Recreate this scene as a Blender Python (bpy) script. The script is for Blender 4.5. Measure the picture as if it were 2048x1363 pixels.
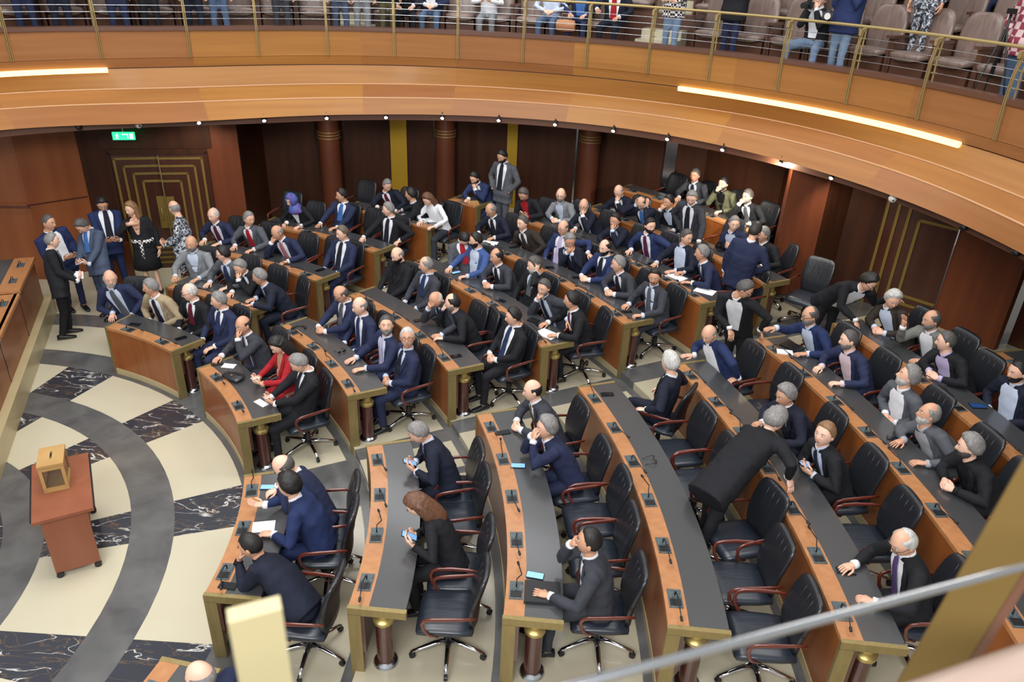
import bpy, bmesh, math, random
import numpy as np
from mathutils import Vector, Matrix, noise
for o in list(bpy.data.objects): bpy.data.objects.remove(o)
SC = bpy.context.scene
COL = SC.collection
random.seed(7)
R = math.radians
# ------------------------------------------------------------------ camera, light, exposure
cam_d = bpy.data.cameras.new('camera'); cam = bpy.data.objects.new('camera', cam_d); COL.objects.link(cam)
CAMP = Vector((7.4238, -4.9629, 5.8031))
def camera_axes(pitch, roll):
    fw = Vector((0, math.cos(pitch), math.sin(pitch))); rt = Vector((1, 0, 0)); up = rt.cross(fw)
    r2 = rt*math.cos(roll)+up*math.sin(roll); u2 = up*math.cos(roll)-rt*math.sin(roll)
    return r2, u2, fw
_r, _u, _f = camera_axes(-0.4804, 0.0427)
cam.matrix_world = Matrix(((_r.x, _u.x, -_f.x, CAMP.x), (_r.y, _u.y, -_f.y, CAMP.y), (_r.z, _u.z, -_f.z, CAMP.z), (0, 0, 0, 1)))
cam_d.sensor_width = 36; cam_d.lens = 1512.785/2048*36; cam_d.clip_start = .05; cam_d.clip_end = 200
cam_d.dof.use_dof = True; cam_d.dof.focus_distance = 11.0; cam_d.dof.aperture_fstop = 4.2
SC.camera = cam
w = bpy.data.worlds.new('hall_air'); SC.world = w; w.use_nodes = True
w.node_tree.nodes['Background'].inputs[0].default_value = (.97, .96, .95, 1)
w.node_tree.nodes['Background'].inputs[1].default_value = .38
def lamp(name, kind, loc, energy, color, size=1, size_y=None, aim=None, **kw):
    l = bpy.data.lights.new(name, kind); l.energy = energy; l.color = color
    if kind == 'AREA':
        l.shape = 'RECTANGLE'; l.size = size; l.size_y = size_y or size
    elif kind == 'SPOT':
        l.spot_size = R(size); l.spot_blend = .8; l.shadow_soft_size = .04
    else: l.shadow_soft_size = size
    o = bpy.data.objects.new(name, l); COL.objects.link(o); o.location = loc
    if aim is not None: o.rotation_euler = (Vector(aim)-Vector(loc)).to_track_quat('-Z', 'Y').to_euler()
    return o
lamp('ceiling_and_fill_light', 'AREA', (4.2, 2.2, 11.0), 560, (1, .98, .95), 5.5, 5.5, (4.4, 3.2, 0))
lamp('ceiling_and_fill_light', 'AREA', (5.5, -8.0, 9.0), 980, (.97, .985, 1), 9, 3, (6.5, 8.0, 1.5))  # added fill light from the camera side, for balcony front and faces
lamp('ceiling_and_fill_light', 'AREA', (12.5, 3.0, 10.5), 200, (1, .97, .93), 3, 5, (10, 3.5, .5))
lamp('ceiling_and_fill_light', 'AREA', (5.0, 11.0, 9.5), 200, (.97, .98, 1), 9, 2, (5.5, 12.0, 4))
vs = SC.view_settings; vs.view_transform = 'Standard'; vs.look = 'None'; vs.gamma = 1; vs.use_curve_mapping = False
vs.exposure = 0.5
# ------------------------------------------------------------------ materials
def lin(c): return tuple(((x/255)/12.92 if x/255 <= .04045 else ((x/255+.055)/1.055)**2.4) for x in c)+(1,)
def mat(name, rgb, rough=.6, metal=0, spec=.5, bump=None, var=None, emit=None, coat=0, grain=None, sheen=0):
    m = bpy.data.materials.new(name); m.use_nodes = True; nt = m.node_tree; N = nt.nodes; L = nt.links
    b = N['Principled BSDF']; c = lin(rgb)
    b.inputs['Base Color'].default_value = c; b.inputs['Roughness'].default_value = rough; b.inputs['Metallic'].default_value = metal
    b.inputs['Specular IOR Level'].default_value = spec; b.inputs['Coat Weight'].default_value = coat; b.inputs['Coat Roughness'].default_value = .12
    tc = N.new('ShaderNodeTexCoord')
    def tex(scale, detail=4, dist=0):
        mp = N.new('ShaderNodeMapping'); L.new(tc.outputs['Object'], mp.inputs[0]); mp.inputs['Scale'].default_value = scale
        t = N.new('ShaderNodeTexNoise'); t.inputs['Scale'].default_value = 1; t.inputs['Detail'].default_value = detail; t.inputs['Distortion'].default_value = dist
        L.new(mp.outputs[0], t.inputs[0]); return t.outputs['Fac']
    if var:   # (scale3, amount, rgb2)
        f = tex(var[0], 5, var[3] if len(var) > 3 else 0)
        rp = N.new('ShaderNodeValToRGB'); e = rp.color_ramp.elements
        e[0].position = .5-var[1]; e[1].position = .5+var[1]; e[0].color = lin(var[2]); e[1].color = c
        L.new(f, rp.inputs[0]); L.new(rp.outputs[0], b.inputs['Base Color'])
    if bump:  # (scale3, strength, distance)
        f = tex(bump[0], 3); bn = N.new('ShaderNodeBump'); bn.inputs['Strength'].default_value = bump[1]; bn.inputs['Distance'].default_value = bump[2]
        L.new(f, bn.inputs['Height']); L.new(bn.outputs[0], b.inputs['Normal'])
    if emit:
        b.inputs['Emission Color'].default_value = lin(emit[0]); b.inputs['Emission Strength'].default_value = emit[1]
    return m
def s3(a, b=None, c=None): return (a, b if b is not None else a, c if c is not None else a)
M = {}
M['wood_front'] = mat('bench_front_wood', (152, 88, 42), .4, coat=.18, var=((9, 9, .6), .28, (126, 68, 30)))
M['wood_strip'] = mat('bench_top_wood', (182, 128, 84), .36, coat=.2, var=((14, 14, 3), .3, (162, 108, 66)))
M['fascia_a'] = mat('balcony_wood_honey', (164, 112, 60), .5, coat=.05, spec=.35, var=((.7, .7, 14), .34, (142, 92, 46)))
M['fascia_b'] = mat('balcony_wood_rose', (158, 106, 62), .5, coat=.05, spec=.35, var=((.6, .6, 12), .34, (138, 88, 48)))
M['fascia_c'] = mat('balcony_wood_amber', (172, 120, 60), .5, coat=.05, spec=.35, var=((.5, .5, 13), .34, (148, 98, 46)))
M['rail_brown'] = mat('grey_brown_handrail', (150, 130, 118), .35)
M['edge_wood'] = mat('pale_edge_wood', (214, 168, 128), .4)
M['sill_wood'] = mat('brown_sill_wood', (96, 64, 50), .35, coat=.2)
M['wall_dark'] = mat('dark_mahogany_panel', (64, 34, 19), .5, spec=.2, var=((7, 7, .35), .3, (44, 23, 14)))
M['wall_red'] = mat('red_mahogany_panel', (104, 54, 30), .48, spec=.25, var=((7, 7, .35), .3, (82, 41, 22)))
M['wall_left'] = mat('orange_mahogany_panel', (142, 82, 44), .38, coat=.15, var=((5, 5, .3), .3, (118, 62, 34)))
M['column'] = mat('column_wood', (84, 44, 28), .4, coat=.1, spec=.4)
M['post_wood'] = mat('post_dark_wood', (72, 38, 32), .25, coat=.5)
M['cap_brass'] = mat('polished_brass', (182, 160, 98), .34, metal=.7)
M['gold'] = mat('brushed_brass', (156, 138, 92), .44, metal=.5, var=((30, 30, 4), .4, (130, 114, 72)))
M['pale_brass'] = mat('pale_brass_flat', (176, 164, 126), .5, metal=.15)
M['gold_rail'] = mat('satin_brass', (168, 148, 100), .45, metal=.5)
M['bronze'] = mat('olive_bronze_post', (108, 86, 42), .55, metal=.3)
M['gold_flat'] = mat('gold_leaf_panel', (176, 142, 40), .42, metal=.45)
M['steel'] = mat('polished_steel', (200, 205, 210), .2, metal=1)
M['chrome'] = mat('chrome', (215, 215, 218), .12, metal=1)
M['leather'] = mat('black_leather', (30, 32, 37), .34, spec=.6, bump=((26, 26, 3), .35, .012))
M['leather_seat'] = mat('blue_black_leather', (36, 42, 52), .34, spec=.6, bump=((3, 22, 22), .35, .012))
M['black_plastic'] = mat('black_plastic', (20, 21, 24), .4)
M['arm_wood'] = mat('cherry_armrest', (96, 42, 32), .2, coat=.5)
M['desk_mat'] = mat('charcoal_desk_top', (60, 61, 63), .3, spec=.8, coat=.35)
M['mic_plate'] = mat('slate_grey_plate', (92, 104, 108), .35, var=((60, 60, 60), .15, (60, 70, 74)))
M['stone'] = mat('cream_stone', (196, 189, 166), .16, spec=.6, var=((.8, .8, .8), .3, (186, 178, 154)))
M['stone_tier'] = mat('cream_stone_tier', (184, 176, 154), .18, spec=.6, var=((1, 1, 1), .3, (172, 163, 140)))
M['stone_grey'] = mat('grey_slate', (103, 103, 102), .2, spec=.6, var=((2.6, 2.6, 2.6), .22, (76, 76, 77), .6))
M['skirt_stone'] = mat('cream_skirting_stone', (190, 176, 138), .3, var=((1.5, 1.5, 1.5), .3, (170, 154, 116)))
def marble():
    m = mat('black_gold_marble', (46, 47, 54), .14, spec=.6); N = m.node_tree.nodes; L = m.node_tree.links; b = N['Principled BSDF']
    tc = N.new('ShaderNodeTexCoord'); mp = N.new('ShaderNodeMapping'); mp.inputs['Scale'].default_value = (1.6, 4.4, 3); mp.inputs['Rotation'].default_value = (0, 0, R(38)); L.new(tc.outputs['Object'], mp.inputs[0])
    def vein(scale, width, dist):
        n = N.new('ShaderNodeTexNoise'); n.inputs['Scale'].default_value = scale; n.inputs['Detail'].default_value = 6; n.inputs['Distortion'].default_value = dist; L.new(mp.outputs[0], n.inputs[0])
        s = N.new('ShaderNodeMath'); s.operation = 'SUBTRACT'; s.inputs[1].default_value = .5; L.new(n.outputs[0], s.inputs[0])
        a = N.new('ShaderNodeMath'); a.operation = 'ABSOLUTE'; L.new(s.outputs[0], a.inputs[0])
        r = N.new('ShaderNodeMapRange'); r.inputs['From Min'].default_value = 0; r.inputs['From Max'].default_value = width; r.inputs['To Min'].default_value = 1; r.inputs['To Max'].default_value = 0; L.new(a.outputs[0], r.inputs[0]); return r.outputs[0]
    n2 = N.new('ShaderNodeTexNoise'); n2.inputs['Scale'].default_value = 1.6; L.new(mp.outputs[0], n2.inputs[0])
    gate = N.new('ShaderNodeMapRange'); gate.inputs['From Min'].default_value = .42; gate.inputs['From Max'].default_value = .54; L.new(n2.outputs[0], gate.inputs[0])
    v = vein(1.0, .016, 1.2); mu = N.new('ShaderNodeMath'); mu.operation = 'MULTIPLY'; L.new(v, mu.inputs[0]); L.new(gate.outputs[0], mu.inputs[1])
    mx = N.new('ShaderNodeMixRGB'); mx.inputs[1].default_value = lin((50, 52, 60)); mx.inputs[2].default_value = lin((225, 222, 216)); L.new(mu.outputs[0], mx.inputs[0])
    v2 = vein(.8, .016, 2.0); mu2 = N.new('ShaderNodeMath'); mu2.operation = 'MULTIPLY'; mu2.inputs[1].default_value = .35; L.new(v2, mu2.inputs[0])
    mx2 = N.new('ShaderNodeMixRGB'); mx2.inputs[2].default_value = lin((150, 112, 62)); L.new(mx.outputs[0], mx2.inputs[1]); L.new(mu2.outputs[0], mx2.inputs[0])
    L.new(mx2.outputs[0], b.inputs['Base Color']); return m
M['marble'] = marble()
M['cherry'] = mat('cherry_veneer', (142, 84, 58), .4, var=((6, 6, 1), .3, (126, 70, 46)))
M['oak'] = mat('pale_oak', (186, 150, 96), .45, var=((4, 4, 26), .3, (162, 124, 72)))
M['exit'] = mat('exit_sign_green', (30, 190, 110), .4, emit=((40, 230, 130), 1.6))
M['exit_white'] = mat('exit_sign_white', (235, 255, 240), .4, emit=((220, 255, 230), 1.6))
M['led'] = mat('led_strip', (255, 225, 150), .5, emit=((255, 230, 150), 1.25))
M['lamp_lens'] = mat('lamp_lens', (255, 250, 235), .3, emit=((255, 250, 235), 9))
M['lamp_hot'] = mat('bright_lamp_lens', (255, 245, 225), .3, emit=((255, 240, 215), 60))
M['cam_white'] = mat('white_plastic', (205, 203, 198), .4)
M['paper'] = mat('white_paper', (236, 238, 242), .7)
M['screen'] = mat('phone_glass', (18, 20, 26), .08, spec=.8)
M['screen_on'] = mat('lit_phone_screen', (120, 170, 225), .2, emit=((130, 180, 235), .3))
M['card'] = mat('black_folder', (24, 25, 28), .35)
M['blue_card'] = mat('blue_case', (30, 66, 120), .4)
M['tan'] = mat('tan_leather', (176, 122, 84), .5)
M['red_plastic'] = mat('red_cloth', (150, 30, 34), .6)
M['glass'] = mat('clear_glass', (235, 240, 240), .05, spec=.5); M['glass'].node_tree.nodes['Principled BSDF'].inputs['Transmission Weight'].default_value = 1
M['theatre'] = mat('taupe_theatre_leather', (128, 108, 100), .35, spec=.6, var=((26, 26, 1.2), .3, (98, 80, 72)), bump=((22, 22, 1.5), .4, .012))
M['theatre_edge'] = mat('brown_seat_wood', (84, 56, 44), .3, coat=.4)
M['pattern_brass'] = mat('aged_brass_inlay', (120, 98, 42), .45, metal=.3)
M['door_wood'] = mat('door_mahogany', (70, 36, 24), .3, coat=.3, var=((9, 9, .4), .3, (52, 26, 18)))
# cloth colours
CL = dict(navy=(40, 47, 76), dnavy=(30, 34, 50), black=(30, 31, 36), charc=(60, 62, 70), grey=(88, 91, 98), lgrey=(132, 135, 140), lgrey2=(120, 121, 116), beige=(168, 150, 122),
          blue=(42, 54, 94), blue2=(36, 48, 88), bblue=(66, 90, 146), brown=(56, 48, 44), red=(168, 34, 44), white=(240, 242, 248), olive=(100, 102, 80), ltblue=(204, 216, 238), blackc=(22, 22, 26),
          dblue=(36, 44, 70), ltgrey=(176, 178, 186), lav=(196, 182, 218), pink2=(228, 206, 214), maroon=(98, 24, 44), plum=(90, 36, 70), purple=(84, 66, 112), sky=(66, 112, 180), pink=(180, 110, 122),
          dark=(32, 34, 48), olivet=(92, 88, 62), skin=(206, 156, 128), jeans=(82, 100, 130), ljeans=(118, 140, 168), check=(180, 180, 184), plaid=(150, 74, 84), camo=(120, 124, 132), orange=(214, 110, 70), scarf=(72, 92, 170), slate=(74, 86, 108))
_fm = {}
def cloth(k):
    if k == 'olive_t': k = 'olivet'
    if k not in _fm:
        c = CL[k]; c2 = tuple(int(x*.86) for x in c)
        if k == 'scarf': m = mat('blue_purple_scarf_cloth', (74, 110, 180), .6, var=((7, 7, 7), .12, (92, 44, 128)))
        elif k == 'camo':
            m = mat('urban_camouflage_cloth', c, .85); N = m.node_tree.nodes; L = m.node_tree.links
            tc = N.new('ShaderNodeTexCoord'); n = N.new('ShaderNodeTexNoise'); n.inputs['Scale'].default_value = 20; n.inputs['Detail'].default_value = 1; L.new(tc.outputs['Object'], n.inputs[0])
            rp = N.new('ShaderNodeValToRGB'); rp.color_ramp.interpolation = 'CONSTANT'; e = rp.color_ramp.elements
            e[0].position = 0; e[0].color = lin((40, 44, 54)); e[1].position = .45; e[1].color = lin((112, 118, 130)); x = e.new(.55); x.color = lin((205, 208, 212)); x = e.new(.62); x.color = lin((60, 64, 76))
            L.new(n.outputs[0], rp.inputs[0]); L.new(rp.outputs[0], N['Principled BSDF'].inputs['Base Color'])
        elif k in ('plaid', 'check'):
            m = mat('plaid_cloth' if k == 'plaid' else 'checked_cloth', c, .85); N = m.node_tree.nodes; L = m.node_tree.links
            tc = N.new('ShaderNodeTexCoord'); ck = N.new('ShaderNodeTexChecker'); ck.inputs['Scale'].default_value = 26 if k == 'check' else 12; L.new(tc.outputs['Object'], ck.inputs[0])
            ck.inputs[1].default_value = lin((225, 220, 220)) if k == 'check' else lin((196, 170, 172)); ck.inputs[2].default_value = lin((30, 30, 34)) if k == 'check' else lin((128, 46, 62))
            L.new(ck.outputs[0], N['Principled BSDF'].inputs['Base Color'])
        else:
            m = mat(k+'_cloth', c, .82, spec=.25, var=((9, 9, 9), .3, c2), bump=((16, 16, 16), .25, .01))
        _fm[k] = m
    return _fm[k]
SK = [mat('skin_%s' % n, c, .5, spec=.4, var=((14, 14, 14), .3, c2)) for n, c, c2 in (('fair', (236, 194, 170), (226, 178, 154)), ('tan', (224, 178, 152), (212, 162, 136)), ('brown', (208, 160, 132), (196, 144, 116)))]
LIP = mat('lips', (158, 96, 86), .5)
HC = dict(white=(212, 210, 206), grey=(142, 140, 138), dgrey=(88, 84, 82), greybrown=(112, 98, 84), black=(30, 26, 26), dark=(52, 44, 40), brown=(112, 74, 52), ginger=(150, 112, 78), purple=(70, 80, 170))
_hm = {}
def hairm(k):
    if k not in _hm:
        c = HC[k]; _hm[k] = mat(k+'_hair', c, .55, var=((50, 50, 12), .25, tuple(int(x*.72) for x in c)), bump=((70, 70, 20), .5, .006))
    return _hm[k]
EYEW = mat('eye_white', (215, 210, 205), .3); EYED = mat('iris_dark', (34, 24, 20), .2)
# ------------------------------------------------------------------ mesh helpers
class MB:
    def __init__(s): s.v = []; s.f = []; s.m = []
    def add(s, vs, fs, mi=0):
        o = len(s.v); s.v.extend([tuple(x) for x in vs]); s.f.extend([tuple(i+o for i in f) for f in fs]); s.m.extend([mi]*len(fs)); return s
    def box(s, c, d, mi=0, rot=None, taper=1):
        x, y, z = d[0]/2, d[1]/2, d[2]/2
        vs = [Vector((sx*x*(taper if sz > 0 else 1), sy*y*(taper if sz > 0 else 1), sz*z)) for sz in (-1, 1) for sy in (-1, 1) for sx in (-1, 1)]
        if rot is not None: vs = [rot @ v for v in vs]
        vs = [v+Vector(c) for v in vs]
        return s.add(vs, [(0, 2, 3, 1), (4, 5, 7, 6), (0, 1, 5, 4), (2, 6, 7, 3), (0, 4, 6, 2), (1, 3, 7, 5)], mi)
    def loft(s, rings, mi=0, cap=True, closed=True):
        n = len(rings[0]); vs = [p for r in rings for p in r]; fs = []
        for i in range(len(rings)-1):
            for j in range(n if closed else n-1):
                a = i*n+j; b = i*n+(j+1) % n; fs.append((a, b, b+n, a+n))
        if cap and closed: fs.append(tuple(range(n-1, -1, -1))); fs.append(tuple((len(rings)-1)*n+j for j in range(n)))
        return s.add(vs, fs, mi)
    def tube(s, pts, rad, n=10, mi=0, flat=1.0, up=None, cap=True):
        pts = [Vector(p) for p in pts]; rings = []; N = len(pts)
        if not hasattr(rad, '__len__'): rad = [rad]*N
        pn = None
        for i, p in enumerate(pts):
            t = (pts[min(i+1, N-1)]-pts[max(i-1, 0)]).normalized()
            if pn is None:
                a = Vector(up) if up is not None else (Vector((0, 0, 1)) if abs(t.z) < .9 else Vector((1, 0, 0)))
            else: a = pn
            sd = t.cross(a)
            if sd.length < 1e-5: sd = t.cross(Vector((0.3, 1, 0.2)))
            sd.normalize(); nn = sd.cross(t).normalized(); pn = nn
            rings.append([p+sd*(rad[i]*math.cos(2*math.pi*k/n))+nn*(rad[i]*flat*math.sin(2*math.pi*k/n)) for k in range(n)])
        return s.loft(rings, mi, cap)
    def ell(s, c, r, n=12, m=8, mi=0, rot=None):
        rings = []
        for i in range(1, m):
            th = math.pi*i/m; rings.append([Vector((r[0]*math.sin(th)*math.cos(2*math.pi*k/n), r[1]*math.sin(th)*math.sin(2*math.pi*k/n), -r[2]*math.cos(th))) for k in range(n)])
        if rot is not None: rings = [[rot @ p for p in q] for q in rings]
        rings = [[p+Vector(c) for p in q] for q in rings]
        return s.loft(rings, mi)
    def arc(s, prof, a0, a1, n, mi=0, c=(0, 0), closed=True, rf=None):
        rings = []
        for i in range(n+1):
            a = R(a0+(a1-a0)*i/n); rings.append([(c[0]+(r if rf is None else rf(r, math.degrees(a)))*math.cos(a), c[1]+(r if rf is None else rf(r, math.degrees(a)))*math.sin(a), z) for r, z in prof])
        return s.loft(rings, mi, cap=closed, closed=closed)
    def build(s, name, mats, parent=None, smooth=False, loc=None):
        me = bpy.data.meshes.new(name); me.from_pydata(s.v, [], s.f)
        for m_ in (mats if isinstance(mats, (list, tuple)) else [mats]): me.materials.append(m_)
        me.polygons.foreach_set('material_index', s.m)
        bm = bmesh.new(); bm.from_mesh(me); bmesh.ops.recalc_face_normals(bm, faces=bm.faces); bm.to_mesh(me); bm.free()
        if smooth is True: me.polygons.foreach_set('use_smooth', [True]*len(me.polygons))
        elif smooth: me.polygons.foreach_set('use_smooth', [True]*len(me.polygons)); me.set_sharp_from_angle(angle=R(smooth))
        me.update()
        o = bpy.data.objects.new(name, me); COL.objects.link(o)
        if parent is not None: o.parent = parent
        if loc is not None: o.location = loc
        return o
def empty(name, label, cat, loc=(0, 0, 0), rz=0, group=None):
    o = bpy.data.objects.new(name, None); o.empty_display_size = .1; COL.objects.link(o); o.location = loc; o.rotation_euler = (0, 0, rz)
    o['label'] = label; o['category'] = cat
    if group: o['group'] = group
    return o
def tag(o, label, cat, group=None, kind=None):
    if label: o['label'] = label
    if cat: o['category'] = cat
    if group: o['group'] = group
    if kind: o['kind'] = kind
    return o
def struct(o, label, cat='structure'):
    o['kind'] = 'structure'; o['label'] = label; o['category'] = cat; return o
KIDS = {}
def copy_tree(o, parent=None):
    c = o.copy(); COL.objects.link(c); c.parent = parent
    for ch in o.children: copy_tree(ch, c)
    return c
def freeze(o, off):   # shift all mesh coordinates so that the object's origin is its base
    for ch in o.children_recursive:
        if ch.type == 'MESH' and not ch.get('_f'): ch.data.transform(Matrix.Translation(-Vector(off)))
    o.location = off
def pol(r, a, z=0): return Vector((r*math.cos(R(a)), r*math.sin(R(a)), z))
# ------------------------------------------------------------------ the tiers
RK = [0, 4.878, 6.167, 7.472, 8.793, 10.099, 11.373, 12.578, 13.85]
HK = [0, 0, .102, .187, .294, .404, .541, .655, .77]
DESK_H = .76; DEPTH = .48
# ------------------------------------------------------------------ floor
def floor():
    b = MB(); MT = [M['stone'], M['stone_grey'], M['marble'], M['stone_tier']]
    bars = [(-38.8, -30), (-10.4, -1.5), (18.1, 26.9), (46.2, 55.4), (70.6, 80.0)]
    edges = sorted(set([-110, -80, -60]+[x for p in bars for x in p]+[95, 110, 130, 160, 200, 235]+[7, 36, 62]))
    radii = [0, 2.36, 2.76, 3.605, 4.05, 4.80, 5.24, 6.06, 6.47, 7.3]
    def cell(r0, r1, a0, a1, mi):
        n = max(2, int((a1-a0)/3)); vs = []; fs = []
        for i in range(n+1):
            a = R(a0+(a1-a0)*i/n); vs += [(r0*math.cos(a), r0*math.sin(a), 0), (r1*math.cos(a), r1*math.sin(a), 0)]
            if i: fs.append((2*i-2, 2*i-1, 2*i+1, 2*i))
        b.add(vs, fs, mi)
    for i in range(len(edges)-1):
        a0, a1 = edges[i], edges[i+1]; am = (a0+a1)/2; inbar = any(p[0] <= am <= p[1] for p in bars)
        for j in range(len(radii)-1):
            r0, r1 = radii[j], radii[j+1]; rm = (r0+r1)/2
            if rm < 2.36: mi = 2
            elif 2.36 < rm < 2.76 or 3.6 < rm < 4.05 or 4.8 < rm < 5.24 or 6.06 < rm < 6.47: mi = 1
            else: mi = 2 if (inbar and rm < 4.8) else 0
            if rm > 5 and 20 < am < 28 or rm > 5 and 47 < am < 55: mi = 1
            if r1 > RK[2] and -38.8 < am < 80:
                if r0 < RK[2]: cell(r0, RK[2]+.02, a0, a1, mi)
                continue
            cell(r0, r1, a0, a1, mi)
    cell(7.3, 22, 80, 235, 0); cell(7.3, 22, -110, -38.8, 0)
    o = b.build('floor', MT); struct(o, 'polished cream floor with grey rings and black marble bars', 'floor')
    # raised tiers, one stepped stone mesh
    b = MB()
    A0, A1 = -38.8, 80
    for k in range(2, 9):
        r0 = RK[k]+.02; r1 = (RK[k+1]+.02) if k < 8 else 19; z = HK[k]; zp = HK[k-1]
        for a0, a1, mi in ((A0, 19.6, 0), (19.6, 20.6, 1), (20.6, 25.0, 0), (25.0, 27.2, 1), (27.2, 51.6, 0), (51.6, 54.6, 1), (54.6, A1, 0)):
            n = max(2, int((a1-a0)/2)); vs = []; fs = []; ms = []
            for i in range(n+1):
                a = R(a0+(a1-a0)*i/n); c, s_ = math.cos(a), math.sin(a)
                rb = r1-.11 if k < 8 else r1-.001
                vs += [(r0*c, r0*s_, zp-.01), (r0*c, r0*s_, z), (rb*c, rb*s_, z), (r1*c, r1*s_, z)]
                if i:
                    j = 4*i; fs += [(j-4, j-3, j+1, j), (j-3, j-2, j+2, j+1)]; ms.append((j-2, j-1, j+3, j+2))
            b.add(vs, fs, mi); b.add(vs, ms, 1)
        for a in (A0, A1):
            c, s_ = math.cos(R(a)), math.sin(R(a)); b.add([(r0*c, r0*s_, -.01), (r0*c, r0*s_, z), (19*c, 19*s_, z), (19*c, 19*s_, -.01)], [(0, 1, 2, 3)], 0)
    o = b.build('floor', [M['stone_tier'], M['stone_grey']]); struct(o, 'stepped cream stone tiers under the curved desks', 'floor')
floor()
# ------------------------------------------------------------------ desks
def bent(o): return o
ROWN = ['', 'front', 'second', 'third', 'fourth', 'fifth', 'sixth', 'seventh', 'eighth']
def desk(k, a0, a1, block, mics=None, cap0=True, cap1=True):
    """curved desk of tier k between azimuths a0 < a1"""
    H = HK[k]+DESK_H; zb = HK[k-1] if k > 1 else 0; Rk = RK[k]; n = max(6, int((a1-a0)/1.2)); am = (a0+a1)/2
    base = pol(Rk+.24, am, HK[k])
    root = empty('curved_desk', 'curved wooden desk with black top, %s row, %s block' % (ROWN[k], block), 'desk', base, 0, 'curved chamber desks')
    def P(bm, name, m, sm=False, parent=None):
        for i in range(len(bm.v)): bm.v[i] = (bm.v[i][0]-base.x, bm.v[i][1]-base.y, bm.v[i][2]-base.z)
        return bm.build(name, m, parent or root, sm)
    def ring(r0, r1, z0, z1, s0=0, s1=0):
        return MB().arc([(r0, z0), (r1, z0), (r1, z1), (r0, z1)], a0+s0, a1-s1, n)
    P(ring(Rk, Rk+.03, zb+.10, H-.035), 'front_panel', M['wood_front'], 30)
    P(ring(Rk-.008, Rk+.03, zb+.002, zb+.10), 'skirting', M['skirt_stone'], 30)
    P(ring(Rk-.006, Rk+.165, H-.04, H), 'top_strip', M['wood_strip'], 30)
    P(ring(Rk+.165, Rk+DEPTH, H-.04, H-.002), 'desk_top', M['desk_mat'], 30)
    P(ring(Rk+.10, Rk+.13, zb+.35, H-.05), 'modesty_panel', M['post_wood'], 30)
    for a, sg in ((a0, 1), (a1, -1)):
        da = math.degrees(.035/Rk)*sg; lo, hi = sorted((a-da*.15, a+da)); 
        P(MB().arc([(Rk-.012, H-.075), (Rk+DEPTH+.01, H-.075), (Rk+DEPTH+.01, H+.002), (Rk-.012, H+.002)], lo, hi, 2), 'brass_end_cap', M['gold'], 30)
        P(MB().arc([(Rk-.012, zb+.002), (Rk+.10, zb+.002), (Rk+.10, H-.07), (Rk-.012, H-.07)], lo, hi, 2), 'brass_end_post', M['gold'], 30)
        pa = a+math.degrees(.13/Rk)*sg; c = pol(Rk+.26, pa, HK[k])
        b = MB(); b.tube([c+Vector((0, 0, z)) for z in (.02, .3, DESK_H-.24)], .075, 20)
        pp = P(b, 'support_post', M['post_wood'], 40)
        b = MB(); zt = DESK_H
        b.tube([c+Vector((0, 0, z)) for z in (zt-.25, zt-.225, zt-.215, zt-.2, zt-.19, zt-.09, zt-.085, zt-.06)], [.092, .095, .095, .08, .062, .062, .068, .068], 20)
        P(b, 'brass_capital', M['cap_brass'], 30, pp)
        b = MB(); b.tube([c+Vector((0, 0, z)) for z in (.001, .02, .035)], [.115, .105, .08], 20); P(b, 'base_ring', M['steel'], 30, pp)
    L = R(a1-a0)*Rk; nm = mics or max(1, round(L/.64))
    for i in range(nm):
        a = a0+(a1-a0)*(i+.5)/nm; fwd = pol(1, a); tan = Vector((-fwd.y, fwd.x, 0)); c = fwd*(Rk+.082)+Vector((0, 0, H+.004))
        rot = Matrix(((fwd.x, tan.x, 0), (fwd.y, tan.y, 0), (0, 0, 1)))
        b = MB(); b.box(c, (.115, .20, .008), 0, rot); b.box(c+tan*.045+Vector((0, 0, .006)), (.10, .08, .006), 0, rot); b.box(c-tan*.045+Vector((0, 0, .005)), (.095, .075, .003), 1, rot)
        mp = P(b, 'microphone_panel', [M['mic_plate'], M['black_plastic']])
        sg = -1 if (i+k) % 3 else 1; q = c+tan*.03+Vector((0, 0, .01)); up = Vector((0, 0, 1)); ll = random.uniform(.9, 1.15)
        pts = [q, q+up*.04, q+up*.062+tan*sg*.03, q+up*.055+tan*sg*.10*ll+fwd*random.uniform(-.02, .05), q+up*.035+tan*sg*.24*ll+fwd*random.uniform(-.01, .06)]
        b = MB(); b.tube(pts, [.007, .006, .0055, .005, .005], 6); e = pts[-1]; dd = (pts[-1]-pts[-2]).normalized(); b.tube([e, e+dd*.01, e+dd*.045], [.006, .012, .011], 8)
        P(b, 'gooseneck_microphone', M['black_plastic'], True, mp)
    return root
DESKS = dict(
 right=[(1, -3.0, 16.7), (2, -3.9, 17.8), (3, -4.1, 19.4), (4, -4.3, 20.1), (5, -4.7, 20.2), (6, -4.8, 20.7), (7, -4.9, 20.4), (8, -4, 14.6)],
 middle=[(1, 28.6, 47.0), (2, 27.8, 48.8), (3, 27.4, 49.2), (4, 27.0, 50.2), (5, 27.0, 50.4), (6, 26.6, 49.6), (7, 26.8, 46.2), (8, 34.0, 47.1)],
 left=[(1, 54.6, 70.8), (2, 54.9, 71.5), (3, 55.2, 75.5), (4, 55.3, 72.5), (5, 55.0, 66.5), (6, 54.3, 57.9)])
for blk, L_ in DESKS.items():
    for k, a0, a1 in L_: desk(k, a0, a1, blk)
desk(1, -25, -10.6, 'near right')
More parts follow.
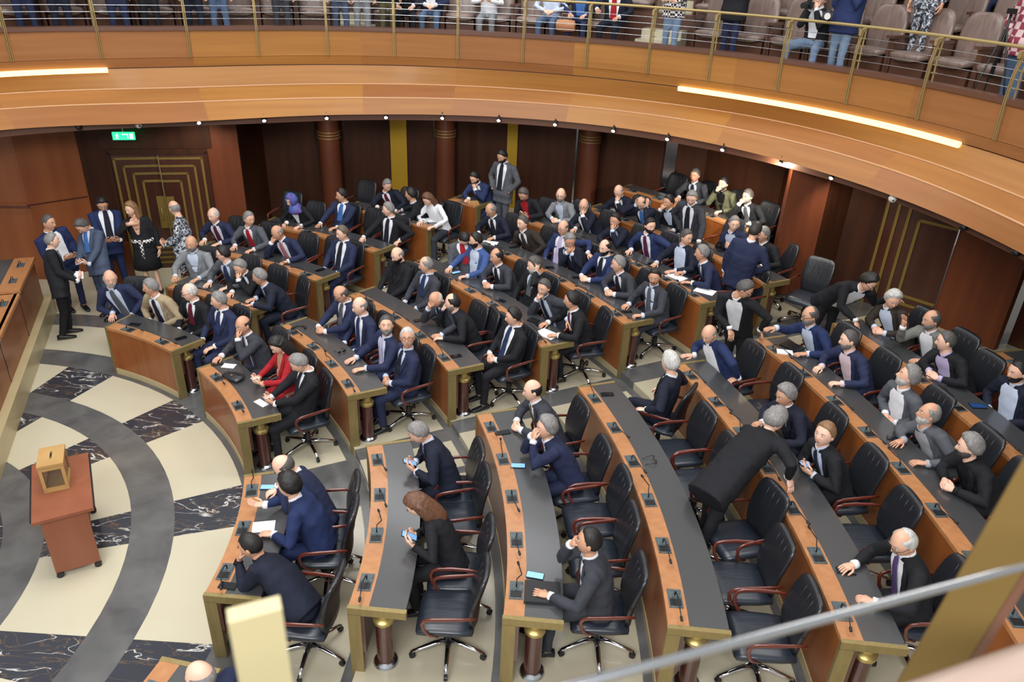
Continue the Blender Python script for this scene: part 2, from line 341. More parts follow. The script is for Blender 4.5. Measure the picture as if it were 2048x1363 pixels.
# ------------------------------------------------------------------ chair
def superring(cx, cy, z, rx, ry, n=20, e=3.2, tilt=None):
    out = []
    for i in range(n):
        t = 2*math.pi*i/n; c, s_ = math.cos(t), math.sin(t)
        out.append(Vector((cx+rx*math.copysign(abs(c)**(2/e), c), cy+ry*math.copysign(abs(s_)**(2/e), s_), z)))
    return out
def make_chair():
    """faces +x, origin on the floor below the column"""
    root = empty('office_chair', 'x', 'chair')
    b = MB(); rings = []   # seat cushion lofted along x
    for x, hw, z0, z1 in ((-.24, .20, .44, .47), (-.23, .235, .42, .49), (-.1, .25, .41, .50), (.08, .255, .41, .505), (.2, .25, .405, .50), (.25, .235, .40, .475), (.265, .20, .41, .45)):
        rings.append([Vector((x, p.x, p.y)) for p in superring(0, 0, 0, hw, (z1-z0)/2, 24, 3.5)]); rings[-1] = [v+Vector((0, 0, (z0+z1)/2)) for v in rings[-1]]
    b.loft(rings); b.build('seat', M['leather_seat'], root, True)
    b = MB(); rings = []
    for i, (z, x, hw, th) in enumerate(((.47, -.235, .15, .02), (.49, -.238, .195, .035), (.58, -.235, .215, .042), (.68, -.245, .228, .04), (.79, -.27, .234, .036), (.90, -.30, .232, .034), (.97, -.32, .222, .032), (1.015, -.334, .20, .028), (1.035, -.34, .155, .016))):
        ring = superring(0, 0, 0, th, hw, 28, 3.4)
        rings.append([Vector((x+v.x-(abs(v.y)/.25)**2*(-.035), v.y, z)) for v in ring])
    b.loft(rings); bk = b.build('backrest', M['leather'], root, True)
    b = MB()   # upright stitched ribs on the back cushion
    for yy in (-.085, 0, .085):
        b.tube([(x+.034+(abs(yy)/.25)**2*.035, yy, z) for z, x in ((.55, -.235), (.66, -.243), (.78, -.268), (.9, -.30), (.99, -.326))], [.004, .007, .007, .007, .003], 6, flat=.7)
    b.build('stitched_rib', M['leather'], bk, True)
    for s_ in (-1, 1):
        b = MB(); y = s_*.285
        pts = [(-.26, y*.94, .685), (-.15, y, .69), (0, y*1.03, .685), (.12, y*1.03, .675), (.175, y*1.02, .655), (.195, y*1.0, .61), (.18, y*.97, .53), (.14, y*.93, .46), (.06, y*.86, .425)]
        b.tube(pts, [.014, .019, .022, .022, .020, .018, .017, .016, .013], 10, flat=.6, up=(0, 1, 0)); b.build('armrest', M['arm_wood'], root, True)
    b = MB(); b.tube([(0, 0, .09), (0, 0, .25), (0, 0, .26), (0, 0, .38)], [.032, .032, .022, .022], 12); b.box((0, 0, .395), (.26, .2, .035)); b.build('column', M['black_plastic'], root, 30)
    for i in range(5):
        a = R(72*i+20); dx, dy = math.cos(a), math.sin(a)
        b = MB(); b.tube([(.02*dx, .02*dy, .12), (.13*dx, .13*dy, .117), (.24*dx, .24*dy, .095), (.335*dx, .335*dy, .077)], [.030, .025, .021, .017], 8, flat=.7); lg = b.build('base_leg', M['chrome'], root, True)
        b = MB(); px, py = .335*dx, .335*dy
        b.tube([(px-.016*dy, py+.016*dx, .03), (px+.016*dy, py-.016*dx, .03)], .0285, 12); b.box((px, py, .062), (.03, .03, .02)); b.build('caster', M['black_plastic'], lg, 40)
    return root
CHAIR0 = make_chair(); _used = [False]
def chair(r, a, h, label, yaw=None, group='black leather chairs at the curved desks'):
    if not _used[0]: c = CHAIR0; _used[0] = True
    else: c = copy_tree(CHAIR0)
    c.location = pol(r, a, h); c.rotation_euler = (0, 0, R(a+180) if yaw is None else R(yaw)); c['label'] = label; c['category'] = 'chair'; c['group'] = group
    return c
# ------------------------------------------------------------------ people
NLAT, NLON = 24, 34
def clamp(x, a=0., b=1.): return a if x < a else b if x > b else x
_dirs = []
for i in range(NLAT+1):
    th = math.pi*(i+.0)/NLAT
    for j in range(NLON):
        t = -math.pi+2*math.pi*j/NLON; ph = t-.42*math.sin(t); _dirs.append((math.sin(th)*math.cos(ph), math.sin(th)*math.sin(ph), math.cos(th)))
def head_pt(d, off=0.):
    dx, dy, dz = d; x, y, z = .097*dx, .077*dy, .121*dz; f = max(0., dx)
    if dz < 0:
        t = -dz; y *= 1-.26*t**1.6
        if dx < 0: x *= 1-.38*t
    else: x *= 1-.04*dz
    x -= .007*f**6
    x += .012*math.exp(-((dz+.86)/.2)**2-(dy/.3)**2)*(1 if dx > -.2 else 0)
    w = math.exp(-(dy/.12)**2)*f
    x += w*.027*clamp((.16-dz)/.36)*clamp((dz+.34)/.09)
    x += .006*math.exp(-((abs(dy)-.12)/.07)**2-((dz+.24)/.07)**2)*f
    x -= .010*math.exp(-((abs(dy)-.36)/.16)**2-((dz-.10)/.10)**2)*f
    x += .005*math.exp(-((dz-.25)/.07)**2)*f
    x += .005*math.exp(-(dy/.24)**2)*(math.exp(-((dz+.47)/.05)**2)+math.exp(-((dz+.575)/.05)**2))*f
    x -= .003*math.exp(-(dy/.26)**2-((dz+.525)/.02)**2)*f
    p = Vector((x, y, z))
    if off: p += Vector((dx, dy, dz*.9))*off
    return p
_headv = [head_pt(d) for d in _dirs]
def grid_faces(keep=None):
    fs = []
    for i in range(NLAT):
        for j in range(NLON):
            q = (i*NLON+j, i*NLON+(j+1) % NLON, (i+1)*NLON+(j+1) % NLON, (i+1)*NLON+j)
            if keep is None or any(keep[k] for k in q): fs.append(q)
    return fs
def hairline(dx):
    pts = [(-1, -.52), (-.7, -.46), (-.3, -.30), (-.02, -.12), (.22, .14), (.42, .48), (.62, .68), (1.01, .74)]
    for (a, b), (c, d) in zip(pts, pts[1:]):
        if dx <= c: return b+(d-b)*(dx-a)/(c-a)
    return .74
def hair_mask(kind, d):
    dx, dy, dz = d; m = clamp((dz-hairline(dx))/.13)
    if kind == 'thin': m *= 1-clamp((dz-.50)/.12)*clamp((dx+.42)/.2)
    elif kind == 'bald': m *= (1-clamp((dz-.28)/.14))*clamp((.32-dx)/.2)
    elif kind == 'scarf':
        m = 1-clamp((dx-.52)/.1)*clamp((.62-abs(dy))/.1)*clamp((.66-dz)/.1)
    return m
HT = dict(short=.011, full=.024, crop=.005, thin=.009, bald=.005, long=.022, scarf=.02)
def beard_mask(kind, d):
    dx, dy, dz = d
    mo = clamp((dz+.47)/.04)*clamp((-.30-dz)/.05)*clamp((.34-abs(dy))/.08)*clamp(dx*3)
    if kind.startswith('mous'): return mo
    lips = clamp((.24-abs(dy))/.05)*clamp((dz+.62)/.04)*clamp((-.45-dz)/.03)
    return max(mo, clamp((-.22-dz-.25*clamp(dx-.45))/.1)*clamp((dx+.12)/.18)*clamp((.2+dz+.85)/.1)*(1-lips))
def shell(kind, T, maskf, seed):
    keep = []; vs = []
    for k, d in enumerate(_dirs):
        m = maskf(kind, d); keep.append(m > .01)
        nz = noise.noise(Vector(d)*7+Vector((seed, 0, 0)))*.35+1
        vs.append(_headv[k]+Vector((d[0], d[1], d[2]))*((T*nz*m) if m > .01 else -.003))
    return vs, grid_faces(keep)
def ortho(X, Zh):
    X = X.normalized(); Y = Zh.cross(X)
    if Y.length < 1e-4: Y = Vector((0, 1, 0)).cross(X)
    Y.normalize(); Z = X.cross(Y); return X, Y, Z
def hand(mb, wrist, dr, back, side, curl=.5, mi=0, spread=.12):
    X, Y, Z = ortho(dr, back); ts = 1 if side == 'R' else -1
    rings = []
    for x, a, c, zo in ((-.02, .024, .019, 0), (.01, .028, .019, 0), (.04, .037, .018, -.001), (.075, .042, .015, -.001), (.097, .039, .011, -.002)):
        rings.append([wrist+X*x+Y*(a*math.cos(2*math.pi*k/12))+Z*(c*math.sin(2*math.pi*k/12)+zo) for k in range(12)])
    mb.loft(rings, mi)
    for n, (yo, L) in enumerate(((.030, .95), (.010, 1.05), (-.010, 1.0), (-.029, .8))):
        p = wrist+X*.088+Y*yo*ts-Z*.001; ang = .1+.12*n*curl; pts = [p]; s_ = spread*(1.3-n)*ts*(1-curl*.5)
        for l, c in ((.038*L, .5), (.026*L, .8), (.021*L, .5)):
            ang += c*curl; dv = (X*math.cos(ang)-Z*math.sin(ang)+Y*s_*math.cos(ang)).normalized(); p = p+dv*l; pts.append(p)
        mb.tube(pts, [.0095, .009, .008, .0058], 6, mi)
    p = wrist+X*.03+Y*.03*ts-Z*.006; dv = (X*.75+Y*ts*.65-Z*.25).normalized(); d2 = (X*.95+Y*ts*(.25-.3*curl)-Z*(.2+.3*curl)).normalized()
    mb.tube([p, p+dv*.038, p+dv*.038+d2*.03, p+dv*.038+d2*.055], [.013, .0115, .010, .0065], 6, mi)
def ik(S, H, la, lb, pole):
    D = H-S; L = D.length
    if L > (la+lb)*.985: H = S+D*((la+lb)*.985/L); D = H-S; L = D.length
    if L < .12: L = .12
    x = (la*la-lb*lb+L*L)/(2*L); y = math.sqrt(max(0, la*la-x*x)); u = D.normalized(); p = pole-u*pole.dot(u)
    if p.length < 1e-4: p = Vector((0, 0, -1))
    return S+u*x+p.normalized()*y, H
_tmp = []
def remeshed(mb, name, m, vox, base, folds=.004, seed=0, parent=None, smooth_it=3):
    me = bpy.data.meshes.new('t'); me.from_pydata([tuple(Vector(v)-base) for v in mb.v], [], mb.f)
    bm = bmesh.new(); bm.from_mesh(me); bmesh.ops.recalc_face_normals(bm, faces=bm.faces); bm.to_mesh(me); bm.free()
    o = bpy.data.objects.new('t', me); COL.objects.link(o)
    r = o.modifiers.new('r', 'REMESH'); r.mode = 'VOXEL'; r.voxel_size = vox
    s_ = o.modifiers.new('s', 'SMOOTH'); s_.factor = .5; s_.iterations = smooth_it
    dg = bpy.context.evaluated_depsgraph_get(); me2 = bpy.data.meshes.new_from_object(o.evaluated_get(dg)); bpy.data.objects.remove(o); bpy.data.meshes.remove(me)
    if folds:
        n = len(me2.vertices); co = np.empty(n*3); me2.vertices.foreach_get('co', co); no = np.empty(n*3); me2.vertex_normals.foreach_get('vector', no)
        P = co.reshape(-1, 3); Nn = no.reshape(-1, 3); g = np.random.RandomState(seed); f = np.zeros(n)
        wz = P + .035*np.sin(P[:, [1, 2, 0]]*g.uniform(9, 15, 3)+g.uniform(0, 6, 3))
        for q_ in range(7):
            kv = g.normal(size=3); kv /= np.linalg.norm(kv); kv *= g.uniform(14, 46); f += (1-2*np.abs(np.sin(wz @ kv + g.uniform(0, 6)))**.8)*(.75 if q_ < 4 else .4)
        f *= .55
        P += Nn*(folds*f)[:, None]; me2.vertices.foreach_set('co', P.ravel())
    me2.materials.clear(); me2.materials.append(m); me2.polygons.foreach_set('use_smooth', [True]*len(me2.polygons)); me2.polygons.foreach_set('material_index', [0]*len(me2.polygons)); me2.update()
    me2.name = name; q = bpy.data.objects.new(name, me2); COL.objects.link(q); q.parent = parent; return q
def shared(name, fn):
    if name not in KIDS: KIDS[name] = fn()
    return KIDS[name]
def eye_mesh():
    b = MB(); b.ell((0, 0, 0), (.012, .0135, .0085), 10, 6, 0); b.ell((.0085, 0, 0), (.005, .0058, .0058), 8, 5, 1)
    o = b.build('eye', [EYEW, EYED], None, True); me = o.data; bpy.data.objects.remove(o); return me
def glasses_mesh():
    b = MB()
    for s_ in (-1, 1):
        b.tube([(.106-.004*abs(math.cos(t)), s_*(.033+.024*math.cos(t)), .006+.018*math.sin(t)) for t in [2*math.pi*k/14 for k in range(15)]], .0022, 5)
        b.tube([(.102, s_*.057, .012), (.06, s_*.078, .014), (0, s_*.082, .012)], .002, 5)
    b.tube([(.106, -.009, .01), (.109, 0, .013), (.106, .009, .01)], .002, 5)
    o = b.build('glasses', M['black_plastic'], None, True); me = o.data; bpy.data.objects.remove(o); return me
def shoe_mesh():
    b = MB(); rings = []
    for x, hw, h, z in ((-.085, .02, .02, .03), (-.08, .034, .05, .045), (-.03, .038, .06, .055), (.03, .040, .045, .042), (.09, .045, .032, .032), (.15, .04, .026, .026), (.185, .022, .018, .02)):
        rings.append([Vector((x, p.x, p.y+z)) for p in superring(0, 0, 0, hw, h*.7, 12, 2.6)])
        rings[-1] = [Vector((v.x, v.y, max(.003, v.z))) for v in rings[-1]]
    b.loft(rings); o = b.build('shoe', M['black_plastic'], None, True); me = o.data; bpy.data.objects.remove(o); return me
def kid(name, mesh, parent, mw): o = bpy.data.objects.new(name, mesh); COL.objects.link(o); o.parent = parent; o.matrix_local = mw; return o
PN = [0]
def person(label, h, pel, hd, baz, haz, hpitch, coat, shirt, tie, hair, hcol, hands, ex, mode='sit', feet=None, legs='auto', detail=1, group='people seated at the curved desks', height=1.0):
    PN[0] += 1; seed = PN[0]; rnd = random.Random(seed*13)
    pel = Vector(pel); hd = Vector(hd); Z = Vector((0, 0, 1))
    F0 = Vector((math.cos(R(baz)), math.sin(R(baz)), 0)); L0 = Z.cross(F0)
    HF = Vector((math.cos(R(haz))*math.cos(R(hpitch)), math.sin(R(haz))*math.cos(R(hpitch)), math.sin(R(hpitch)))); HL = Z.cross(HF).normalized(); HU = HF.cross(HL)
    base = Vector((pel.x, pel.y, h)) if mode == 'sit' else Vector((feet[0], feet[1], h))
    root = empty('person', label, 'person', base, 0, group)
    NB = hd-HU*.155-HF*.03; NB = NB*.75+(hd-Z*.18-F0*.03)*.25
    U = (NB-pel).normalized(); TL = (NB-pel).length; F = (F0-U*F0.dot(U)).normalized(); L = U.cross(F)
    woman = ex.get('woman'); fat = ex.get('fat', rnd.uniform(1.0, 1.18)); ws = .94 if woman else 1.15
    SEC = [(-.14, .168, .120, -.01), (0, .178, .132, 0), (.2, .168, .126, .008), (.45, .172, .124, .01), (.68, .186, .122, .008), (.84, .190, .108, 0), (.94, .160, .086, -.006), (1.0, .098, .068, -.006), (1.05, .060, .058, 0)]
    if mode != 'sit': SEC = [(-.30, .180, .125, -.01)]+SEC[:]
    def sec(t):
        for a, b in zip(SEC, SEC[1:]):
            if t <= b[0]:
                k = clamp((t-a[0])/(b[0]-a[0])); return [a[i]+(b[i]-a[i])*k for i in range(1, 4)]
        return SEC[-1][1:]
    def surf(t, ang, off=0):
        w_, d_, fo = sec(t); bulge = fat if t < .6 else 1; w_ *= ws*(bulge*.5+.5); d_ *= bulge
        c, s_ = math.cos(ang), math.sin(ang); e = 2/2.5
        curve = F*(-.035*math.sin(math.pi*clamp(t)))
        return pel+U*(TL*t)+curve+F*fo+L*((w_+off)*math.copysign(abs(c)**e, c))+F*((d_+off)*math.copysign(abs(s_)**e, s_))
    jb = MB(); ts = [s_[0] for s_ in SEC]; ts = sorted(set(ts+[.1, .32, .57, .76, .89, .97]))
    jb.loft([[surf(t, 2*math.pi*k/22) for k in range(22)] for t in ts])
    body = MB(); body.m = []
    # head
    HM = Matrix(((HF.x, HL.x, HU.x, hd.x), (HF.y, HL.y, HU.y, hd.y), (HF.z, HL.z, HU.z, hd.z), (0, 0, 0, 1)))
    hs = ex.get('hs', 1.04 if woman else 1.10); wd = rnd.uniform(.95, 1.06); HM = HM @ Matrix.Diagonal((hs, hs*wd, hs, 1))
    fs = grid_faces(); body.add([HM @ v for v in _headv], fs, 0)
    for fi, q in enumerate(fs):
        d = _dirs[q[0]]
        if abs(d[1]) < .22 and -.60 < d[2] < -.46 and d[0] > .6: body.m[fi] = 1
    for s_ in (-1, 1):
        body.ell(HM @ Vector((-.004, s_*.078, -.004)), (.020, .009, .032), 8, 6, 0, HM.to_3x3().normalized())
    body.tube([NB-U*.06, NB+U*.01, hd-HU*.07-HF*.012, hd-HU*.02-HF*.012], [.066, .060, .056, .05], 12)
    body.tube([pel-U*.02, pel+U*TL*.5, NB-U*.05], [.09, .1, .08], 8)
    # arms
    jn = []; up = {}
    for si, sd in (('R', -1), ('L', 1)):
        code = hands[0 if si == 'R' else 1]; S = NB-U*.062+L*(sd*.172*ws)-F*.005
        f, l, z, dr, bk, curl = .5, .18, .80, F0+L0*(-sd*.25), Z, .45; tgt = None; pole = L0*sd*.9-Z*.7-F0*.25
        T = lambda f, l, z: Vector((pel.x, pel.y, h+z))+F0*f+L0*(sd*l)
        jit = rnd.uniform(-.03, .03)
        if code == 'D': tgt = T(.5+jit, .17+jit, .80); dr = F0*1-L0*sd*(.35+jit*5); curl = rnd.choice((.2, .5, .9))
        elif code == 'C': tgt = T(.46, .035, .815); dr = F0*.6-L0*sd*.8; curl = .9; bk = Z*.6+L0*sd*.5+F0*.4
        elif code == 'L': tgt = T(.34, .13, .675); dr = F0-L0*sd*.3-Z*.15; curl = .4
        elif code == 'H': tgt = T(.27, .035, .70); dr = F0*.5-L0*sd*.8-Z*.2; curl = .8; bk = F0*.6+Z*.6
        elif code == 'M': tgt = hd+HF*.125-HU*.065+HL*sd*.015; dr = (Z*.75-L0*sd*.45-F0*.25); bk = F0+Z*.2; curl = 1.25; pole = L0*sd*.5-Z
        elif code == 'F': tgt = hd+HF*.115-HU*.105+HL*sd*.02; dr = (Z*.8-L0*sd*.5); bk = F0+Z*.2; curl = .9; pole = L0*sd*.5-Z
        elif code == 'G': tgt = hd+HF*.13+HU*.05+HL*sd*.02; dr = (Z*.8-L0*sd*.5); bk = F0; curl = .9; pole = L0*sd*.6-Z
        elif code == 'E': tgt = hd+HL*sd*.105+HU*.0-HF*.01; dr = Z*.9-F0*.2; bk = L0*sd; curl = .5; pole = L0*sd*.8-Z*.6+F0*.6
        elif code == 'B': tgt = NB+L0*sd*.62-F0*.02-Z*.16; dr = L0*sd-Z*.5; curl = .4; pole = Z*.3-F0
        elif code == 'X': tgt = NB+F0*.62+L0*sd*.05+Z*.02; dr = F0+Z*.05; curl = .25; pole = -Z
        elif code == 'O': tgt = T(.62, .2, .87); dr = F0+L0*sd*.1; bk = -Z; curl = .35
        elif code == 'W': tgt = NB+F0*.34+L0*sd*.12+Z*.10; dr = Z+F0*.1; bk = -F0; curl = .15; pole = -Z+L0*sd*.4
        elif code == 'S': tgt = T(.42, .33, .79); dr = F0+L0*sd*.2; curl = .15
        elif code == 'A': tgt = T(.14, .29, .735); dr = F0-Z*.2; curl = .6
        elif code == 'P': tgt = T(.40, .055, .86); dr = F0*.7-L0*sd*.35+Z*.35; bk = -Z*.5+L0*sd*.7; curl = .7
        elif code == 'K': tgt = pel+L0*sd*.20+F0*.07+Z*.0; dr = -Z; bk = L0*sd; curl = .4
        elif code == 'N': tgt = pel+L0*sd*.25+F0*.05-Z*.12; dr = -Z+F0*.15; bk = L0*sd; curl = .5
        elif code == 'Q': tgt = pel+L0*sd*.06+F0*.30+Z*.13; dr = F0*.5-L0*sd*.6+Z*.2; bk = -Z*.4+L0*sd*.6; curl = .7; pole = L0*sd*.5-Z-F0*.4
        elif code == 'V': tgt = NB+F0*.16-L0*sd*-.02-Z*.06; dr = -L0*sd+Z*.25; bk = F0; curl = .1
        elif code == 'T': tgt = Vector(ex['to'+si]); dr = (tgt-S).normalized(); curl = .3; bk = Z
        dr = dr.normalized(); wr = tgt-dr*.07
        E, wr = ik(S, wr, .285*height, .262*height, pole)
        if code in 'DCOS' and mode == 'sit' and E.z < h+.83: E = E+Z*(h+.83-E.z)*.8
        jb.tube([S-L*sd*.05, S, S*.5+E*.5, E, E*.5+wr*.5, wr], [.062, .066*ws, .060*ws, .054*ws, .048*ws, .039], 12)
        if ex.get('short'):
            pass
        body.tube([S, E, wr, wr+dr*.02], [.035, .03, .026, .025], 8)
        if code not in 'K': hand(body, wr+dr*.005, dr, bk, si, curl)
        up[si] = (wr, dr, tgt)
    jc = cloth(coat)
    # legs
    tb = MB(); Lg = []
    if mode == 'sit':
        tb.ell(pel-Z*.01, (.16, .175, .105), 14, 8, 0, Matrix(((F0.x, L0.x, 0), (F0.y, L0.y, 0), (0, 0, 1))))
        for sd in (-1, 1):
            hp = pel+L0*sd*.085-Z*.02; sp = ex.get('knee', rnd.uniform(.10, .16)); kn = Vector((pel.x, pel.y, h+.515))+F0*.41+L0*sd*sp; fx = rnd.uniform(.30, .48); an = Vector((pel.x, pel.y, h+.095))+F0*fx+L0*sd*(sp-.01)
            tb.tube([hp, hp*.5+kn*.5+Z*.01, kn], [.090, .084, .068], 12); tb.tube([kn-F0*.005, kn*.5+an*.5-F0*.01, an], [.064, .058, .055], 12); tb.ell(kn, (.068, .068, .066), 12, 8)
            Lg.append((hp, kn, an))
    else:
        fcen = Vector((feet[0], feet[1], h))
        tb.ell(pel-Z*.02, (.125, .165, .12), 14, 8, 0, Matrix(((F0.x, L0.x, 0), (F0.y, L0.y, 0), (0, 0, 1))))
        for sd in (-1, 1):
            hp = pel+L0*sd*.085-Z*.04; st = ex.get('stride', .05)*sd; an = fcen+L0*sd*ex.get('stance', .10)+F0*st+Z*.09; kn = hp*.48+an*.52+F0*.03
            tb.tube([hp, hp*.5+kn*.5, kn, kn*.5+an*.5, an], [.088, .078, .062, .058, .055], 12); Lg.append((hp, kn, an))
    for hp, kn, an in Lg: body.tube([hp, kn*.93+hp*.07-Z*.01, an, an-Z*.03], [.055, .032 if not ex.get('skirt') else .045, .03, .03], 6)
    sk = SK[ex.get('sk', seed % 3 if not woman else 0)]
    for i in range(len(body.v)): body.v[i] = tuple(Vector(body.v[i])-base)
    body.build('body', [sk, LIP], root, True)
    vox = .0165 if detail else .022
    jname = 'jacket' if not ex.get('top') else ex['top']
    remeshed(jb, jname, jc, vox, base, .0032 if detail else .002, seed, root)
    pants = ex.get('pants', coat if coat not in ('beige', 'lgrey', 'bblue', 'lgrey2', 'white', 'olive', 'camo', 'plaid', 'check') else ('charc' if coat != 'lgrey' else 'grey'))
    if ex.get('skirt'):
        b = MB(); b.loft([[pel+Z*z+F0*(r*.8*math.sin(2*math.pi*k/20))+L0*(r*math.cos(2*math.pi*k/20)) for k in range(20)] for z, r in ((.06, .15), (-.05, .19), (-.25, .215), (-.42, .235))])
        for i in range(len(b.v)): b.v[i] = tuple(Vector(b.v[i])-base)
        b.build('skirt', cloth(coat), root, True)
    elif legs != 'none': remeshed(tb, 'trousers', cloth(pants), .02 if detail else .026, base, .0035, seed+3, root)
    # shirt front, collar, cuffs, lapels, tie
    sb = MB(); v = ex.get('v', 0)
    if shirt and not ex.get('top'):
        tv, a1, a2 = ((.42, .50, .07), (.18, .54, .26), (.02, .60, .44))[v]; nT, nA = 9, 6
        def patch(mb, t0, t1, lo, hi, off, n1=nT, n2=nA):
            vs = []; fs = []
            for i in range(n1+1):
                k = i/n1; t = t0+(t1-t0)*k
                for j in range(n2+1):
                    a = lo(k)+(hi(k)-lo(k))*j/n2; vs.append(surf(t, math.pi/2+a, off(j/n2) if callable(off) else off))
            for i in range(n1):
                for j in range(n2): q = i*(n2+1)+j; fs.append((q, q+1, q+n2+2, q+n2+1))
            mb.add(vs, fs)
        aw = lambda k: a1+(a2-a1)*k**.8
        patch(sb, .985, tv, lambda k: -aw(k), aw, .007)
        rg = []
        for zz, rr in ((-.012, .070), (.03, .066), (.045, .063), (.03, .057), (-.01, .06)): rg.append([NB+U*zz-F*.0+L*(rr*math.cos(2*math.pi*k/18))+F*(rr*1.02*math.sin(2*math.pi*k/18))-U*(.022*max(0, math.sin(2*math.pi*k/18))**3) for k in range(18)])
        sb.loft(rg, cap=False)
        for si in 'RL':
            wr, dr, _ = up[si]
            if hands[0 if si == 'R' else 1] != 'K':
                cb = MB(); cb.tube([wr-dr*.03-base, wr+dr*.014-base], [.0405, .039], 12); cb.build('shirt_cuff', cloth(shirt), root, True)
        lb = MB()
        for s_ in (-1, 1):
            wl = (.34, .30, .22)[v]
            e0 = lambda k, s_=s_: s_*(aw(k)-.03); e1 = lambda k, s_=s_: s_*(aw(k)+wl*(1-.55*k)*(.55+.6*min(1, k*2.2)))
            patch(lb, .975, tv-.02, e0, e1, lambda j: .0125-.006*j, 9, 3)
        for b_, nm, mm in ((sb, 'shirt', cloth(shirt)), (lb, 'lapels', jc)):
            for i in range(len(b_.v)): b_.v[i] = tuple(Vector(b_.v[i])-base)
            b_.build(nm, mm, root, True)
        if tie:
            t_ = MB(); patch(t_, .975, max(tv-.03, .12), lambda k: -(.15-.06*k if k < .12 else .10+.11*k), lambda k: (.15-.06*k if k < .12 else .10+.11*k), lambda j: .016+.006*math.sin(math.pi*j), 8, 4)
            kc = surf(.97, math.pi/2, .008); t_.ell(kc, (.014, .02, .018), 8, 5, 0, Matrix(((F.x, L.x, U.x), (F.y, L.y, U.y), (F.z, L.z, U.z))))
            for i in range(len(t_.v)): t_.v[i] = tuple(Vector(t_.v[i])-base)
            t_.build('tie' if coat != 'black' or tie != 'red' else 'scarf', cloth('olive_t' if tie == 'olive' else tie), root, True)
    HMl = Matrix.Translation(-base) @ HM
    # hair
    if hair:
        vs, fs_ = shell(hair, HT[hair], hair_mask, seed); b = MB(); b.add([HMl @ x for x in vs], fs_)
        if hair == 'long':
            rings = []
            for zz, rx, th in ((.06, .088, .02), (-.02, .096, .03), (-.10, .102, .034), (-.18, .106, .03), (-.25, .10, .022), (-.29, .09, .01)):
                outer = [Vector((-.012+(rx+th*.4)*math.cos(a), (rx*.93+th*.4)*math.sin(a), zz)) for a in [R(72+216*k/16) for k in range(17)]]
                inner = [Vector((-.012+(rx-th*.8)*math.cos(a), (rx*.93-th*.8)*math.sin(a), zz)) for a in [R(288-216*k/16) for k in range(17)]]
                rings.append([HMl @ p for p in outer+inner])
            b.loft(rings)
        if hair == 'scarf':
            b.loft([[HMl @ Vector((.0+rx*math.cos(2*math.pi*k/18)*(1.0), ry*math.sin(2*math.pi*k/18), zz)) for k in range(18)] for zz, rx, ry in ((-.07, .085, .075), (-.13, .10, .10), (-.19, .13, .15), (-.22, .12, .16))])
        b.build('hair' if hair != 'scarf' else 'headscarf', cloth('scarf') if hair == 'scarf' else hairm(hcol), root, True)
    bd = ex.get('beard')
    if bd:
        kk = 'white' if bd == 'mousw' else 'black' if bd == 'mous' else bd
        vs, fs_ = shell(bd, .007, beard_mask, seed); b = MB(); b.add([HMl @ x for x in vs], fs_); b.build('beard' if not bd.startswith('mous') else 'moustache', hairm(kk), root, True)
    if detail:
        for s_ in (-1, 1): kid('eye', shared('eye', eye_mesh), root, HMl @ Matrix.Translation((.0775, s_*.029, .012)))
        b = MB()
        for s_ in (-1, 1): b.tube([HMl @ Vector(p) for p in ((.094, s_*.014, .029), (.093, s_*.030, .034), (.082, s_*.049, .029))], [.003, .0042, .0022], 6, flat=.7)
        b.build('eyebrows', hairm({'white': 'grey', 'grey': 'dgrey', 'ginger': 'ginger', 'purple': 'black'}.get(hcol, 'black')), root, True)
    if ex.get('glasses'): kid('glasses', shared('glasses', glasses_mesh), root, HMl)
    if legs != 'none':
        for hp, kn, an in Lg:
            a = math.atan2(F0.y, F0.x); kid('shoe', shared('shoe', shoe_mesh), root, Matrix.Translation(Vector((an.x, an.y, h+.001))-base) @ Matrix.Rotation(a, 4, 'Z'))
    return root, up
